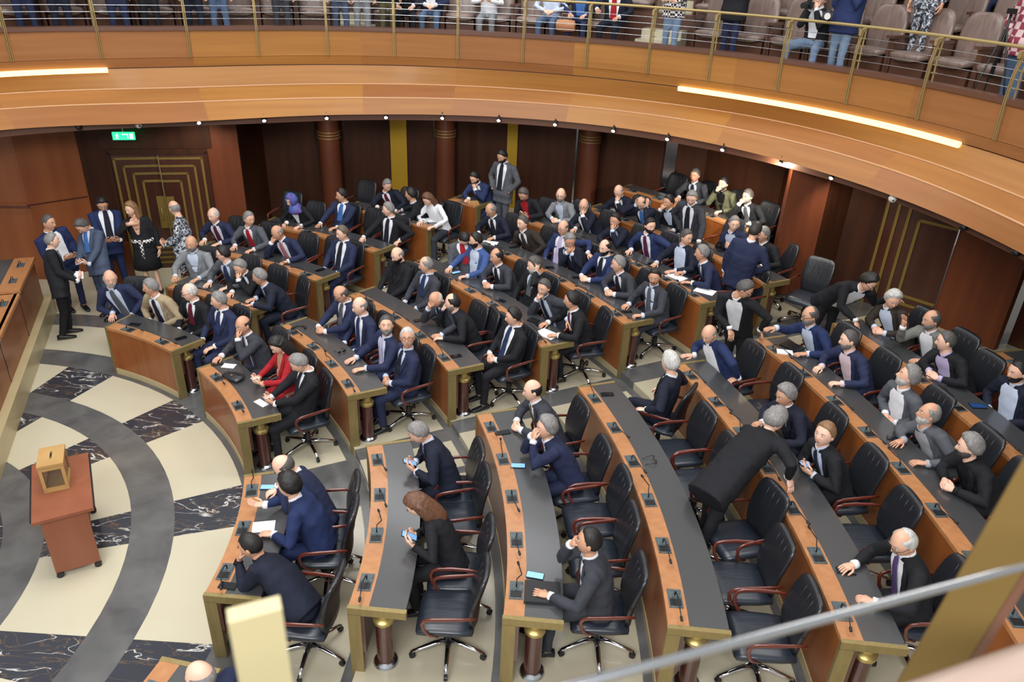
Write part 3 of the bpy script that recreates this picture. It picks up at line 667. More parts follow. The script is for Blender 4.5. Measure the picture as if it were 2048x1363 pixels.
SEATED=[
(1, 1, 74.1, 5.68, (1.45, 5.26, 1.23), 'person in navy suit, grey tie, white beard, hand on knee, front row, left block', 'navy', 'ltblue', 'grey', 'bald', 'white', 300, 'LL', {'beard': 'white', 'b': 270, 'v': 1}),
(2, 1, 66.2, 5.68, (2.16, 5.02, 1.23), 'person in beige jacket, white shirt and dark tie, front row, left block', 'beige', 'white', 'dark', 'short', 'grey', 200, 'LL', {'v': 1}),
(3, 1, 60.0, 5.68, (2.8, 4.84, 1.26), 'person in black suit, glasses, white hair, front row, left block', 'black', 'white', 'maroon', 'thin', 'white', 215, 'LL', {'glasses': 1}),
(4, 1, 54.4, 5.68, (3.31, 4.59, 1.27), 'person in navy suit, blue tie, hands on knees, front row, left block', 'navy', 'white', 'blue', 'short', 'grey', 205, 'LL', {}),
(5, 1, 44.9, 5.68, (3.88, 3.9, 1.25), 'person in charcoal suit, purple tie, hand over mouth, front row, middle block', 'charc', 'white', 'purple', 'bald', 'dark', 235, 'DM', {'v': 1}),
(6, 1, 36.8, 5.68, (4.5, 3.36, 1.27), 'person in red suit with long dark hair, front row, middle block', 'red', 'skin', None, 'long', 'black', 225, 'PP', {'woman': 1, 'p': -35}),
(7, 1, 31.2, 5.68, (4.88, 2.93, 1.27), 'person in black suit reading a small white paper, front row, middle block', 'black', 'white', 'dark', 'short', 'grey', 200, 'PP', {'p': -35}),
(8, 2, 71.2, 6.97, (2.19, 6.48, 1.36), 'person in grey jacket over light blue shirt, second row, left block', 'lgrey', 'ltblue', None, 'bald', 'grey', 270, 'DD', {'beard': 'grey', 'b': 262}),
(9, 2, 65.0, 6.97, (2.82, 6.15, 1.34), 'person in grey jacket, blue tie, turned sideways, second row, left block', 'grey', 'ltblue', 'blue', 'short', 'black', 195, 'DD', {'glasses': 1}),
(10, 2, 59.7, 6.89, (3.21, 5.77, 1.29), 'person in black suit, fist at mouth, second row, left block', 'black', 'white', 'dark', 'short', 'grey', 240, 'DM', {'p': -25}),
(11, 2, 55.0, 6.82, (3.62, 5.43, 1.29), 'person in dark navy jacket leaning far over the desk, second row, left block', 'dnavy', 'ltblue', 'blue', 'short', 'grey', 190, 'DO', {'b': 215, 'p': -15}),
(12, 3, 74.5, 8.27, (2.08, 7.76, 1.41), 'person in navy suit, purple tie, white hair, third row, left block', 'navy', 'white', 'plum', 'thin', 'white', 250, 'DD', {'b': 250, 'v': 1}),
(13, 3, 69.8, 8.27, (2.76, 7.6, 1.43), 'person in grey suit, red tie, head turned right, third row, left block', 'grey', 'white', 'red', 'short', 'grey', 320, 'DD', {'b': 250}),
(14, 3, 63.4, 8.14, (3.41, 7.08, 1.39), 'person in navy suit, pink tie, fist on mouth, third row, left block', 'navy', 'white', 'pink', 'bald', 'grey', 225, 'MD', {'v': 1, 'p': -25}),
(15, 3, 57.3, 8.3, (4.52, 7.0, 1.46), 'person in navy suit and dark tie at the aisle, third row, left block', 'navy', 'white', 'dark', 'short', 'greybrown', 225, 'LL', {'v': 1}),
(16, 4, 68.5, 9.39, (3.25, 8.53, 1.5), 'person in black dress and blue purple headscarf, fourth row, left block', 'black', 'white', None, 'scarf', 'purple', 235, 'DD', {'woman': 1, 'p': -20}),
(17, 4, 64.9, 9.67, (4.13, 8.77, 1.56), 'person in navy suit and bright blue tie, fourth row, left block', 'navy', 'white', 'sky', 'short', 'black', 205, 'DD', {}),
(18, 4, 57.7, 9.59, (5.12, 8.06, 1.56), 'person in black suit, hand resting on chair, fourth row, left block', 'black', 'white', 'dark', 'short', 'grey', 195, 'DA', {'v': 1}),
(19, 5, 61.9, 10.83, (4.88, 9.38, 1.61), 'person in black suit, dark red tie, looking down, fifth row, left block', 'dnavy', 'white', 'maroon', 'short', 'grey', 300, 'DD', {'p': -25}),
(20, 5, 58.0, 10.65, (5.41, 8.86, 1.61), 'person in black jacket turned away, hair dark, fifth row, left block', 'black', 'ltblue', None, 'short', 'black', 170, 'DD', {'b': 190, 'lean': 1}),
(21, 5, 55.5, 10.62, (5.76, 8.6, 1.61), 'person in white jacket reading an open book, fifth row, left block', 'white', 'white', None, 'long', 'brown', 230, 'DD', {'woman': 1, 'p': -35}),
(22, 6, 55.3, 11.95, (6.56, 9.67, 1.75), 'person in blue suit, hand on chin, sixth row, left block', 'blue', 'white', 'dark', 'short', 'black', 230, 'DF', {'p': -30, 'beard': 'black'}),
(24, 6, 48.6, 11.77, (7.52, 8.71, 1.75), 'person in black jacket, red scarf, looking at phone, sixth row, middle block', 'black', 'red', 'red', 'short', 'dgrey', 240, 'PP', {'p': -35}),
(25, 6, 46.2, 12.17, (8.21, 8.68, 1.77), 'person in light grey jacket with open shirt, sixth row, middle block', 'lgrey', 'ltblue', None, 'bald', 'grey', 255, 'CC', {'beard': 'grey', 'glasses': 1}),
(26, 6, 42.8, 12.11, (8.6, 8.14, 1.75), 'person in dark navy suit, white beard, glasses, sixth row, middle block', 'dnavy', 'white', 'dark', 'bald', 'grey', 250, 'DM', {'beard': 'white', 'glasses': 1, 'v': 1}),
(27, 6, 38.7, 12.01, (9.09, 7.43, 1.74), 'person in dark suit, hand covering mouth, sixth row, middle block', 'dnavy', 'ltblue', 'dark', 'short', 'black', 235, 'DM', {}),
(28, 6, 36.3, 12.17, (9.63, 7.12, 1.78), 'person in blue suit, maroon tie, dark beard, sixth row, middle block', 'blue', 'white', 'plum', 'short', 'black', 290, 'DA', {'beard': 'black', 'v': 1}),
(29, 6, 32.9, 12.17, (10.13, 6.55, 1.8), 'person in dark jacket over checked light shirt, sixth row, middle block', 'dnavy', 'ltblue', None, 'short', 'dgrey', 300, 'DD', {'v': 2}),
(30, 6, 29.7, 12.17, (10.28, 6.0, 1.75), 'person in navy suit seen from behind, close cropped hair, sixth row, middle block', 'navy', 'white', 'blue', 'short', 'grey', 170, 'DD', {'b': 185}),
(31, 7, 42.9, 13.03, (9.28, 8.77, 1.86), 'person in dark suit, maroon tie, hand on cheek, seventh row, middle block', 'dnavy', 'white', 'maroon', 'bald', 'grey', 235, 'DM', {'p': -30}),
(32, 7, 39.6, 12.85, (9.62, 8.11, 1.86), 'person in dark suit with both hands at ears, seventh row, middle block', 'dnavy', 'ltblue', 'sky', 'thin', 'dgrey', 235, 'EE', {'p': -35}),
(33, 7, 38.6, 13.32, (10.12, 8.24, 1.86), 'person in black jacket with raised fist, seventh row, middle block', 'black', 'ltblue', None, 'short', 'black', 215, 'MD', {}),
(35, 7, 32.5, 13.38, (11.02, 7.13, 1.87), 'person in navy jacket, smiling, holding a camera, seventh row, middle block', 'navy', 'ltblue', None, 'short', 'grey', 265, 'PP', {'v': 2}),
(36, 7, 29.9, 13.38, (11.36, 6.62, 1.88), 'person in black suit, moustache, hidden behind colleague, seventh row, middle block', 'black', 'white', 'dark', 'short', 'grey', 200, 'DD', {'beard': 'mous'}),
(38, 8, 41.3, 14.65, (10.83, 9.58, 2.01), 'person in dark grey suit, dark tie, eighth row, middle block', 'charc', 'ltblue', 'dark', 'short', 'dgrey', 235, 'DD', {}),
(39, 8, 38.6, 14.65, (11.26, 9.06, 2.01), 'person in olive jacket over black shirt, eighth row, middle block', 'olive', 'blackc', None, 'short', 'black', 225, 'MD', {'beard': 'dgrey'}),
(40, 8, 35.6, 14.53, (11.55, 8.39, 1.98), 'person in black suit, hand raised at collar, eighth row, middle block', 'black', 'white', 'grey', 'short', 'dgrey', 215, 'MD', {'beard': 'grey'}),
(41, 5, 48.8, 10.9, (6.95, 8.07, 1.62), 'person in dark navy suit, glasses, grey crown, fifth row, middle block', 'dnavy', 'white', 'dark', 'thin', 'grey', 225, 'DD', {'glasses': 1, 'p': -25}),
(42, 5, 44.3, 10.9, (7.52, 7.51, 1.6), 'person in dark brown suit, brown tie, fifth row, middle block', 'brown', 'white', 'brown', 'short', 'dgrey', 225, 'LL', {}),
(43, 5, 41.1, 10.9, (8.2, 7.13, 1.67), 'person in blue suit, lavender tie, arm stretched behind, fifth row, middle block', 'blue', 'white', 'lav', 'bald', 'dgrey', 225, 'LB', {'glasses': 1, 'v': 1}),
(44, 5, 38.4, 10.9, (8.29, 6.68, 1.62), 'person in dark navy suit, hands joined at face, fifth row, middle block', 'dnavy', 'ltblue', 'dark', 'short', 'grey', 280, 'FF', {'p': -25}),
(45, 5, 35.5, 10.9, (8.82, 6.27, 1.67), 'person in blue suit, dark tie, short beard, fifth row, middle block', 'blue', 'white', 'dark', 'thin', 'black', 225, 'CC', {'beard': 'black'}),
(46, 5, 32.1, 10.9, (8.98, 5.73, 1.62), 'person in grey suit, grey hair, turned left, fifth row, middle block', 'charc', 'white', 'dark', 'short', 'grey', 190, 'CC', {}),
(47, 5, 28.7, 10.9, (9.44, 5.18, 1.66), 'person in dark grey suit, grey tie, hands spread, fifth row, middle block', 'charc', 'ltblue', 'grey', 'short', 'black', 250, 'DD', {'beard': 'mous', 'v': 1}),
(48, 4, 45.7, 9.59, (6.57, 6.77, 1.54), 'person in grey suit, red tie, head bowed, fourth row, middle block', 'grey', 'white', 'red', 'short', 'black', 290, 'LL', {'p': -60, 'b': 260}),
(49, 4, 44.6, 9.59, (6.77, 6.66, 1.56), 'person in bright blue suit, hands on the desk, fourth row, middle block', 'bblue', 'ltblue', None, 'short', 'black', 195, 'DD', {'v': 1, 'beard': 'black'}),
(50, 4, 40.1, 9.59, (7.13, 6.08, 1.52), 'person in dark grey suit, clasped hands, fourth row, middle block', 'charc', 'white', 'dark', 'thin', 'black', 210, 'CC', {}),
(51, 4, 36.4, 9.59, (7.71, 5.67, 1.56), 'person in black suit, hand behind the ear, fourth row, middle block', 'black', 'ltblue', 'grey', 'full', 'dgrey', 200, 'LE', {'beard': 'white'}),
(52, 4, 31.9, 9.59, (7.85, 5.01, 1.49), 'person in grey suit, laughing, arm over next chair, fourth row, middle block', 'charc', 'ltblue', 'dark', 'short', 'dgrey', 235, 'FB', {'beard': 'grey', 'v': 2}),
(53, 4, 28.6, 9.59, (8.22, 4.53, 1.53), 'person in black suit writing on white paper, fourth row, middle block', 'black', 'white', 'plum', 'short', 'black', 170, 'DD', {'b': 195}),
(54, 3, 47.7, 8.27, (5.58, 6.11, 1.46), 'person in black jacket and black shirt, beard, third row, middle block', 'black', 'blackc', None, 'bald', 'grey', 225, 'LL', {'beard': 'black', 'p': -20}),
(55, 3, 43.5, 8.33, (6.07, 5.75, 1.46), 'person in dark grey suit, blue tie, profile left, third row, middle block', 'charc', 'ltblue', 'blue', 'thin', 'grey', 190, 'LL', {}),
(56, 3, 35.6, 8.21, (6.33, 4.73, 1.36), 'person in dark suit, hand on forehead, third row, middle block', 'charc', 'ltblue', 'dark', 'bald', 'white', 240, 'GD', {'p': -45}),
(57, 3, 34.1, 8.27, (6.58, 4.56, 1.4), 'person in black jacket, hand to mouth, turned away, third row, middle block', 'black', 'dblue', None, 'thin', 'black', 180, 'MD', {'b': 200, 'beard': 'grey'}),
(58, 3, 28.9, 8.43, (7.43, 4.08, 1.46), 'person in black suit, navy tie, hands on lap, third row, middle block', 'black', 'white', 'blue', 'short', 'black', 195, 'HH', {'v': 1}),
(59, 2, 43.7, 6.97, (4.99, 4.75, 1.37), 'person in navy suit, grey tie, folded hands, second row, middle block', 'navy', 'white', 'grey', 'bald', 'dgrey', 215, 'CC', {'glasses': 1, 'p': -25}),
(60, 2, 39.5, 6.97, (5.33, 4.38, 1.37), 'person in navy suit, royal blue tie, second row, middle block', 'navy', 'white', 'blue', 'bald', 'grey', 215, 'LL', {'v': 1}),
(61, 2, 33.7, 6.97, (5.78, 3.83, 1.37), 'person in navy suit, lavender tie, grey beard, second row, middle block', 'navy', 'ltblue', 'lav', 'short', 'dgrey', 280, 'DD', {'beard': 'grey', 'v': 1, 'p': 15}),
(62, 2, 30.0, 7.0, (6.1, 3.51, 1.37), 'person in navy suit, glasses, white moustache, second row, middle block', 'navy', 'ltblue', 'dark', 'short', 'white', 275, 'HH', {'glasses': 1, 'beard': 'mousw', 'p': 15}),
(63, 1, 10.2, 5.68, (5.22, 1.08, 1.15), 'person in dark blue suit, bald, hand on face, front row, right block', 'navy', 'white', 'dark', 'bald', 'dgrey', 200, 'DM', {'p': -40}),
(64, 1, 6.8, 5.68, (5.38, 0.7, 1.22), 'person in bright navy suit pointing with open hand, front row, right block', 'blue2', 'white', 'dark', 'full', 'black', 170, 'OD', {'b': 185, 'p': -10}),
(65, 1, -1.7, 5.68, (5.21, 0.06, 1.05), 'person in dark navy suit, hands covering face, front row, right block', 'dnavy', 'blackc', None, 'crop', 'black', 175, 'DM', {'p': -20, 'b': 175}),
(66, 1, -15.0, 5.68, (5.38, -1.45, 1.26), 'person in navy suit, bald, at the picture edge, front row, near right block', 'navy', 'white', 'dark', 'bald', 'grey', 170, 'DD', {}),
(67, 2, 12.6, 6.97, (6.5, 1.54, 1.3), 'person in dark navy suit typing on a phone, second row, right block', 'dnavy', 'ltblue', 'dark', 'short', 'grey', 195, 'PP', {'p': -35}),
(68, 2, 2.9, 6.97, (6.63, 0.43, 1.28), 'person in black jacket, long brown hair, holding phone, second row, right block', 'black', 'blackc', None, 'long', 'brown', 190, 'PP', {'woman': 1, 'p': -40}),
(69, 3, 16.2, 8.27, (7.68, 2.31, 1.4), 'person in dark grey suit, olive tie, fingers joined, third row, right block', 'charc', 'white', 'olive', 'bald', 'black', 190, 'CC', {}),
(70, 3, 10.9, 8.27, (7.82, 1.6, 1.39), 'person in navy suit with both hands at mouth, third row, right block', 'navy', 'white', 'maroon', 'full', 'grey', 195, 'MM', {'p': 0}),
(71, 3, -0.9, 8.27, (8.14, -0.13, 1.44), 'person in dark grey suit, hand at lips, third row, right block', 'charc', 'white', 'charc', 'crop', 'black', 170, 'MD', {'v': 1, 'p': 5}),
(72, 4, 16.8, 9.65, (9.28, 2.8, 1.56), 'person in dark navy suit turned round in chair, fourth row, right block', 'dnavy', 'white', 'dark', 'full', 'white', 130, 'AA', {'b': 150}),
(73, 5, 19.0, 10.81, (9.89, 3.54, 1.59), 'person in navy jacket, white shirt, rising from chair, fifth row, right block', 'blue2', 'white', None, 'bald', 'grey', 225, 'SA', {'v': 2, 'p': -25}),
(75, 5, 10.9, 10.9, (10.41, 2.09, 1.61), 'person in dark navy suit, silver hair, fifth row, right block', 'dnavy', 'white', 'dark', 'full', 'grey', 200, 'DD', {'p': -15}),
(77, 5, 6.9, 10.9, (10.57, 1.34, 1.63), 'person in black suit, striped tie, reddish hair, fifth row, right block', 'black', 'ltblue', 'dark', 'short', 'ginger', 215, 'PP', {'v': 1, 'p': 5}),
(78, 5, -1.3, 10.9, (10.67, -0.21, 1.64), 'person in black suit, purple tie, glasses, fifth row, right block', 'black', 'white', 'purple', 'thin', 'white', 195, 'DD', {'glasses': 1, 'p': -25, 'v': 1}),
(79, 6, 18.6, 12.17, (11.24, 3.89, 1.74), 'person in blue jacket stretching out an arm, sixth row, right block', 'blue2', 'ltblue', None, 'thin', 'dgrey', 190, 'XD', {'glasses': 1, 'beard': 'grey', 'v': 1}),
(80, 6, 15.2, 12.17, (11.48, 3.2, 1.76), 'person in navy jacket with open pale shirt, sixth row, right block', 'navy', 'pink2', None, 'crop', 'dgrey', 175, 'DD', {'beard': 'grey', 'v': 1}),
(81, 6, 11.0, 12.17, (11.78, 2.3, 1.79), 'person in grey jacket, white shirt, leaning back, sixth row, right block', 'grey', 'white', None, 'full', 'grey', 165, 'HH', {'v': 2, 'beard': 'white', 'p': 15}),
(82, 6, 7.4, 12.17, (11.73, 1.66, 1.71), 'person in grey jacket with a hand on a phone, sixth row, right block', 'grey', 'ltgrey', None, 'thin', 'grey', 170, 'DD', {'beard': 'white', 'v': 1, 'p': 10}),
(83, 6, 4.7, 12.17, (11.83, 1.06, 1.74), 'person in charcoal jacket, black shirt, clasped hands, sixth row, right block', 'black', 'blackc', None, 'full', 'grey', 160, 'CC', {'beard': 'dgrey'}),
(85, 7, 18.5, 13.38, (12.42, 4.24, 1.87), 'person in dark brown jacket, striped shirt, seventh row, right block', 'brown', 'ltblue', None, 'full', 'white', 265, 'CC', {'v': 1, 'p': -20}),
(86, 7, 15.7, 13.38, (12.63, 3.61, 1.88), 'person in grey jacket raising an open hand, seventh row, right block', 'lgrey2', 'white', None, 'thin', 'dgrey', 185, 'WD', {'beard': 'grey', 'v': 1}),
(87, 7, 13.3, 13.23, (12.57, 3.09, 1.85), 'person in black jacket over lavender shirt, seventh row, right block', 'black', 'lav', None, 'crop', 'dgrey', 160, 'CC', {'v': 1}),
(88, 7, 10.1, 13.38, (12.97, 2.33, 1.89), 'person in white shirt, dark jacket, black beard, seventh row, right block', 'dnavy', 'ltblue', None, 'crop', 'black', 190, 'LL', {'beard': 'black', 'v': 2}),
]

def phone(p, rz, label, size=(.075, .15), m='screen', name='smartphone', cat='phone', tilt=None, group='phones in the chamber'):
    b = MB(); b.box((0, 0, 0), (size[0], size[1], .009), 0); b.box((0, 0, .0048), (size[0]*.9, size[1]*.94, .001), 1)
    o = b.build(name, [M['black_plastic'], M[m]], None, False, p); o.rotation_euler = (tilt or 0, 0, R(rz)); return tag(o, label, cat, group)
DL = {}
for (i, k, az, pr, hd, label, coat, shirt, tie, hair, hc, haz, hands, ex) in SEATED:
    h = HK[k]; baz = ex.get('b', az+180); pel = pol(pr, az, h+.58)
    hp = ex.get('p', -8); rt, up = person(label, h, pel, hd, baz, haz, hp, coat, shirt, tie, hair, hc, hands, ex)
    short = label.replace('person in ', '', 1); cw = 'black office chair under '+short
    words = cw.replace(',', '').split()
    if len(words) > 16: cw = 'chair under '+short
    chair(pr+.03, az, h, cw, yaw=baz if i != 72 else baz)
    if 'P' in hands and i != 35:
        q = (up['R'][2]+up['L'][2])/2+Vector((0, 0, .03))
        if i in (7, 6): o = MB().box((0, 0, 0), (.09, .14, .004)).build('folded_paper', M['paper'], None, False, q); o.rotation_euler = (R(20), 0, R(baz)); tag(o, 'small white paper held by '+short.split(',')[0]+', '+short.split(',')[-2].strip(), 'paper', 'papers in the chamber')
        else: phone(q, baz-90, 'phone held by person in '+', '.join([short.split(',')[0], short.split(',')[-2].strip(), short.split(',')[-1].strip()]), m='screen_on', tilt=R(25))
# ------------------------------------------------------------------ other chairs
for k, az, dr, yaw, lab in (
 (2, 9.0, .84, None, 'empty black office chair behind the woman-free gap, second row, right block'), (2, -1.2, .80, None, 'empty black office chair nearest the camera, second row, right block'),
 (3, 7.3, .90, None, 'empty black office chair beside navy suit, third row, right block'), (3, 3.6, .86, None, 'empty black office chair beside seated man at folder, third row, right block'),
 (4, 12.9, .80, None, 'upper empty black office chair, fourth row, right block'), (4, 9.5, .82, None, 'empty black office chair by sunglasses, fourth row, right block'),
 (4, 4.4, .95, 196, 'turned empty black office chair behind bending person, fourth row, right block'), (4, 1.0, .80, None, 'empty black office chair, second from near end, fourth row, right block'),
 (4, -2.6, .84, None, 'empty black office chair at the near end, fourth row, right block'), (5, 15.6, .84, None, 'upper empty black office chair, fifth row, right block'),
 (5, 3.4, .80, None, 'empty black office chair between two black suits, fifth row, right block'), (3, 32.1, .85, None, 'empty black office chair, third row, middle block'),
 (4, 73.0, .98, None, 'empty black office chair left of the headscarf, fourth row, left block'), (4, 61.6, .88, None, 'empty black office chair, fourth row, left block, beside bright blue tie'),
 (5, 67.2, .74, None, 'empty black office chair by the red column, fifth row, left block'), (3, 59.9, .80, None, 'empty black office chair beside pink tie, third row, left block'),
 (7, 26.3, .80, 228, 'empty black office chair at the aisle end, seventh row, middle block'), (8, 44.2, .78, None, 'empty black office chair in shade, eighth row, middle block'),
 (6, 28.0, 1.0, 200, 'empty black office chair behind standing navy suit, sixth row, middle block'), (7, 34.9, .88, None, 'empty black office chair behind the standing grey-haired person, seventh row')):
    chair(RK[k]+dr, az, HK[k], lab.replace('behind the woman-free gap', 'right of the long brown hair'), yaw)
# ------------------------------------------------------------------ standing people on the chamber floor
ST = [
 ('person standing in grey suit and black tie, hands in pockets, by back wall', .60, (7.12, 9.5, 1.52), (7.09, 9.45, 2.25), 235, 225, -25, 'grey', 'white', 'dark', 'short', 'black', 'KK', dict(beard='black', v=1), (7.15, 9.55)),
 ('person standing in dark grey suit leaning on desk, seventh row', .655, (10.45, 7.62, 1.50), (10.32, 7.40, 2.20), 225, 250, -25, 'charc', 'white', 'dark', 'short', 'grey', 'KT', dict(v=1, toL=(10.45, 6.95, 1.47)), (10.5, 7.6)),
 ('person standing in navy suit with back turned, hands down', .541, (10.85, 5.85, 1.47), (10.97, 5.85, 2.18), 60, 40, -20, 'navy', 'white', None, 'short', 'dark', 'KN', {}, (10.85, 5.8)),
 ('person standing in black suit with open white collar, hands on chair back', .404, (10.5, 4.35, 1.30), (10.38, 4.02, 2.02), 235, 330, -30, 'black', 'white', None, 'short', 'dgrey', 'TT', dict(v=1, glasses=1, toR=(10.28, 3.92, 1.42), toL=(10.72, 4.02, 1.38)), (10.6, 4.45)),
 ('person in black suit bending over the fifth row desk, back turned', .294, (9.50, .95, 1.26), (10.08, 1.42, 1.72), 35, 30, -25, 'black', 'white', None, 'full', 'grey', 'TT', dict(glasses=1, toR=(10.2, 1.0, 1.25), toL=(10.35, 1.6, 1.22), stride=.18), (9.35, .85)),
 ('person in black suit leaning over the seventh row desk end', .655, (11.95, 4.98, 1.50), (12.13, 4.42, 2.03), 275, 300, -35, 'black', 'white', None, 'full', 'black', 'TT', dict(glasses=1, v=1, toR=(12.05, 4.25, 1.46), toL=(12.65, 4.55, 1.75)), (11.95, 5.15)),
 ('person standing in blue jacket near orange wood wall', 0, (-.02, 6.62, .93), (-.04, 6.46, 1.62), 320, 350, -5, 'blue2', 'white', None, 'crop', 'dgrey', 'QQ', dict(v=1, pants='navy'), (-.05, 6.65)),
 ('person standing in black suit holding small papers, by the stone plinth', 0, (.47, 5.55, .92), (.41, 5.74, 1.60), 30, 25, -5, 'black', 'white', 'blue', 'short', 'grey', 'QQ', dict(hs=1), (.30, 5.68)),
 ('person standing in slate grey suit reading a white paper', 0, (.62, 6.42, .94), (.47, 6.50, 1.58), 250, 245, -45, 'slate', 'ltblue', 'sky', 'short', 'dgrey', 'QQ', {}, (.62, 6.48)),
 ('person standing in blue suit and tie behind the slate suit', 0, (.36, 7.36, .94), (.33, 7.44, 1.64), 310, 300, -30, 'blue2', 'white', 'dark', 'short', 'black', 'QQ', dict(v=1), (.36, 7.4)),
 ('person standing in black dress, patterned belt, hand on chest, long blonde hair', 0, (.92, 7.42, .93), (.82, 7.42, 1.58), 285, 250, -10, 'black', 'skin', None, 'long', 'ginger', 'VN', dict(woman=1, skirt=1), (.95, 7.46)),
 ('person standing in urban camouflage uniform at the open door', 0, (1.72, 7.15, .98), (1.63, 7.30, 1.66), 195, 150, -20, 'camo', None, None, 'bald', 'grey', 'QQ', dict(top='uniform_jacket', pants='camo', fat=1.2), (1.75, 7.2)),
]
for (lab, h, pel, hd, baz, haz, hp, coat, shirt, tie, hair, hc, hands, ex, ft) in ST:
    rt, up = person(lab, h, pel, hd, baz, haz, hp, coat, shirt, tie, hair, hc, hands, ex, mode='stand', feet=ft, group='people standing in the chamber')
    if 'paper' in lab and 'QQ' == hands:
        q = (up['R'][2]+up['L'][2])/2+Vector((0, 0, .02)); o = MB().box((0, 0, 0), (.10, .15, .006)).build('folded_paper', M['paper'], None, False, q); o.rotation_euler = (R(25), R(10), R(baz)); tag(o, 'white paper held by '+lab.split(' in ', 1)[1].split(' ')[0]+' '+lab.split(' in ', 1)[1].split(' ')[1]+' standing at the left', 'paper', 'papers in the chamber')
b = MB()   # patterned belt of the black dress
for k in range(1): b.tube([Vector((.91, 7.42, 1.03))+Vector((.165*math.cos(2*math.pi*i/20), .135*math.sin(2*math.pi*i/20), 0)) for i in range(21)], .03, 8, flat=1.2)
b.box((.95, 7.27, .87), (.05, .02, .28))
dress = [o for o in bpy.data.objects if o.get('label', '').startswith('person standing in black dress')][0]
for i in range(len(b.v)): b.v[i] = tuple(Vector(b.v[i])-dress.location)
b.build('patterned_belt', cloth('check'), dress, True)
# ------------------------------------------------------------------ things on the desks
def on(k, az, dr): return pol(RK[k]+dr, az, HK[k]+DESK_H)
blk = lambda az: 'left' if az > 52 else 'middle' if az > 24 else 'right'
for n, (k, az, dr, rz, m, extra) in enumerate(((1, 67.3, .24, 20, 'screen', 'near navy suit'), (1, 57.4, .30, 75, 'screen', 'at the aisle end'), (1, 46.2, .24, 70, 'screen', 'by the hand of charcoal suit'), (3, 38.8, .31, 80, 'screen', 'before the dark suit'),
        (3, 29.9, .24, 85, 'screen', 'at the aisle end'), (3, 65.4, .27, 80, 'screen', 'by the pink tie'), (3, 57.4, .34, 80, 'screen', 'at the aisle end'), (4, 45.0, .35, 80, 'screen_on', 'by the bright blue suit'), (4, 37.0, .26, 20, 'screen', 'by the clasped hands'),
        (4, 30.7, .30, 10, 'screen', 'beside the notebook'), (5, 45.3, .40, 70, 'screen', 'before the brown suit'), (5, 39.5, .26, 60, 'screen', 'before lavender tie'), (5, 36.4, .36, 60, 'screen', 'by blue suit'), (5, 28.9, .26, 70, 'screen', 'by the spread hands'),
        (6, 34.5, .28, 60, 'screen', 'by the maroon tie'), (1, 13.7, .24, 80, 'screen_on', 'by the bald head'), (1, -1.6, .16, 85, 'screen', 'at the near corner'), (3, 16.0, .20, 95, 'screen', 'by the olive tie'), (3, 11.3, .22, 80, 'screen_on', 'by navy suit'),
        (3, -.4, .24, 80, 'screen_on', 'beside the black folder'), (4, 18.4, .27, 80, 'screen', 'at the far end'), (5, -.35, .27, 85, 'screen', 'before purple tie'), (6, 8.8, .31, 60, 'screen', 'by grey jacket'), (7, 10.5, .33, 80, 'blue_card', 'before the black beard'))):
    sz = (.075, .155) if m != 'blue_card' else (.10, .17)
    phone(on(k, az, dr)+Vector((0, 0, .006)), az+rz, '%s phone on the %s row desk, %s block, %s' % ('lit' if m == 'screen_on' else 'blue cased' if m == 'blue_card' else 'black', ROWN[k], blk(az), extra), sz, m)
def sheet(k, az, dr, rz, w_, l_, lab, m='paper', th=.003, name='paper_sheet', cat='paper', grp='papers in the chamber'):
    o = MB().box((0, 0, th/2), (w_, l_, th)).build(name, M[m], None, False, on(k, az, dr)+Vector((0, 0, .001))); o.rotation_euler = (0, 0, R(az+rz)); return tag(o, lab, cat, grp)
sheet(1, 44.6, .33, 40, .11, .17, 'white note paper by the charcoal suit, front row, middle block'); sheet(1, 32.4, .34, 20, .09, .19, 'white card near the aisle, front row, middle block')
sheet(4, 29.1, .26, 20, .21, .30, 'white paper being written on, fourth row, middle block'); sheet(6, 31.4, .29, 10, .21, .30, 'white paper by the navy suit, sixth row, middle block')
sheet(6, 28.4, .34, 30, .21, .30, 'white paper at the aisle end, sixth row, middle block'); sheet(7, 36.7, .28, 10, .2, .28, 'white paper before standing person, seventh row'); sheet(7, 44.0, .34, 10, .2, .26, 'white paper under the maroon tie, seventh row')
sheet(5, 47.6, .22, 30, .2, .28, 'white paper before the glasses and grey crown, fifth row'); sheet(1, 7.0, .27, 5, .21, .15, 'white paper beside bright navy suit, front row, right block')
sheet(3, -1.9, .30, 0, .30, .24, 'black closed folder on the third row desk, right block', 'card', .03, 'folder', 'folder', 'folders on the desks')
sheet(6, 19.1, .36, 20, .2, .26, 'black folder by stretched arm, sixth row, right block', 'card', .02, 'folder', 'folder', 'folders on the desks'); sheet(6, 18.6, .17, 60, .12, .2, 'open white notebook by stretched arm, sixth row', 'paper', .012, 'notebook', 'notebook', 'notebooks on the desks')
sheet(4, 31.9, .30, 20, .12, .16, 'small dark notebook before laughing person, fourth row', 'card', .012, 'notebook', 'notebook', 'notebooks on the desks')
sheet(6, 55.4, .14, 50, .16, .22, 'pale notebook before the blue suit, sixth row, left block', 'oak', .02, 'notebook', 'notebook', 'notebooks on the desks')
def book(p, rz, lab):
    r0 = empty('open_book', lab, 'book', p, R(rz))
    for s_ in (-1, 1):
        b = MB(); b.loft([[(s_*.005, y, .002), (s_*.07, y, .002), (s_*.14, y, .002), (s_*.14, y, .006), (s_*.07, y, .022), (s_*.005, y, .014)] for y in (-.11, .11)]); b.build('page_block', M['paper'], r0, 30)
book(on(5, 56.6, .30), 20, 'open white book under the white jacket, fifth row')
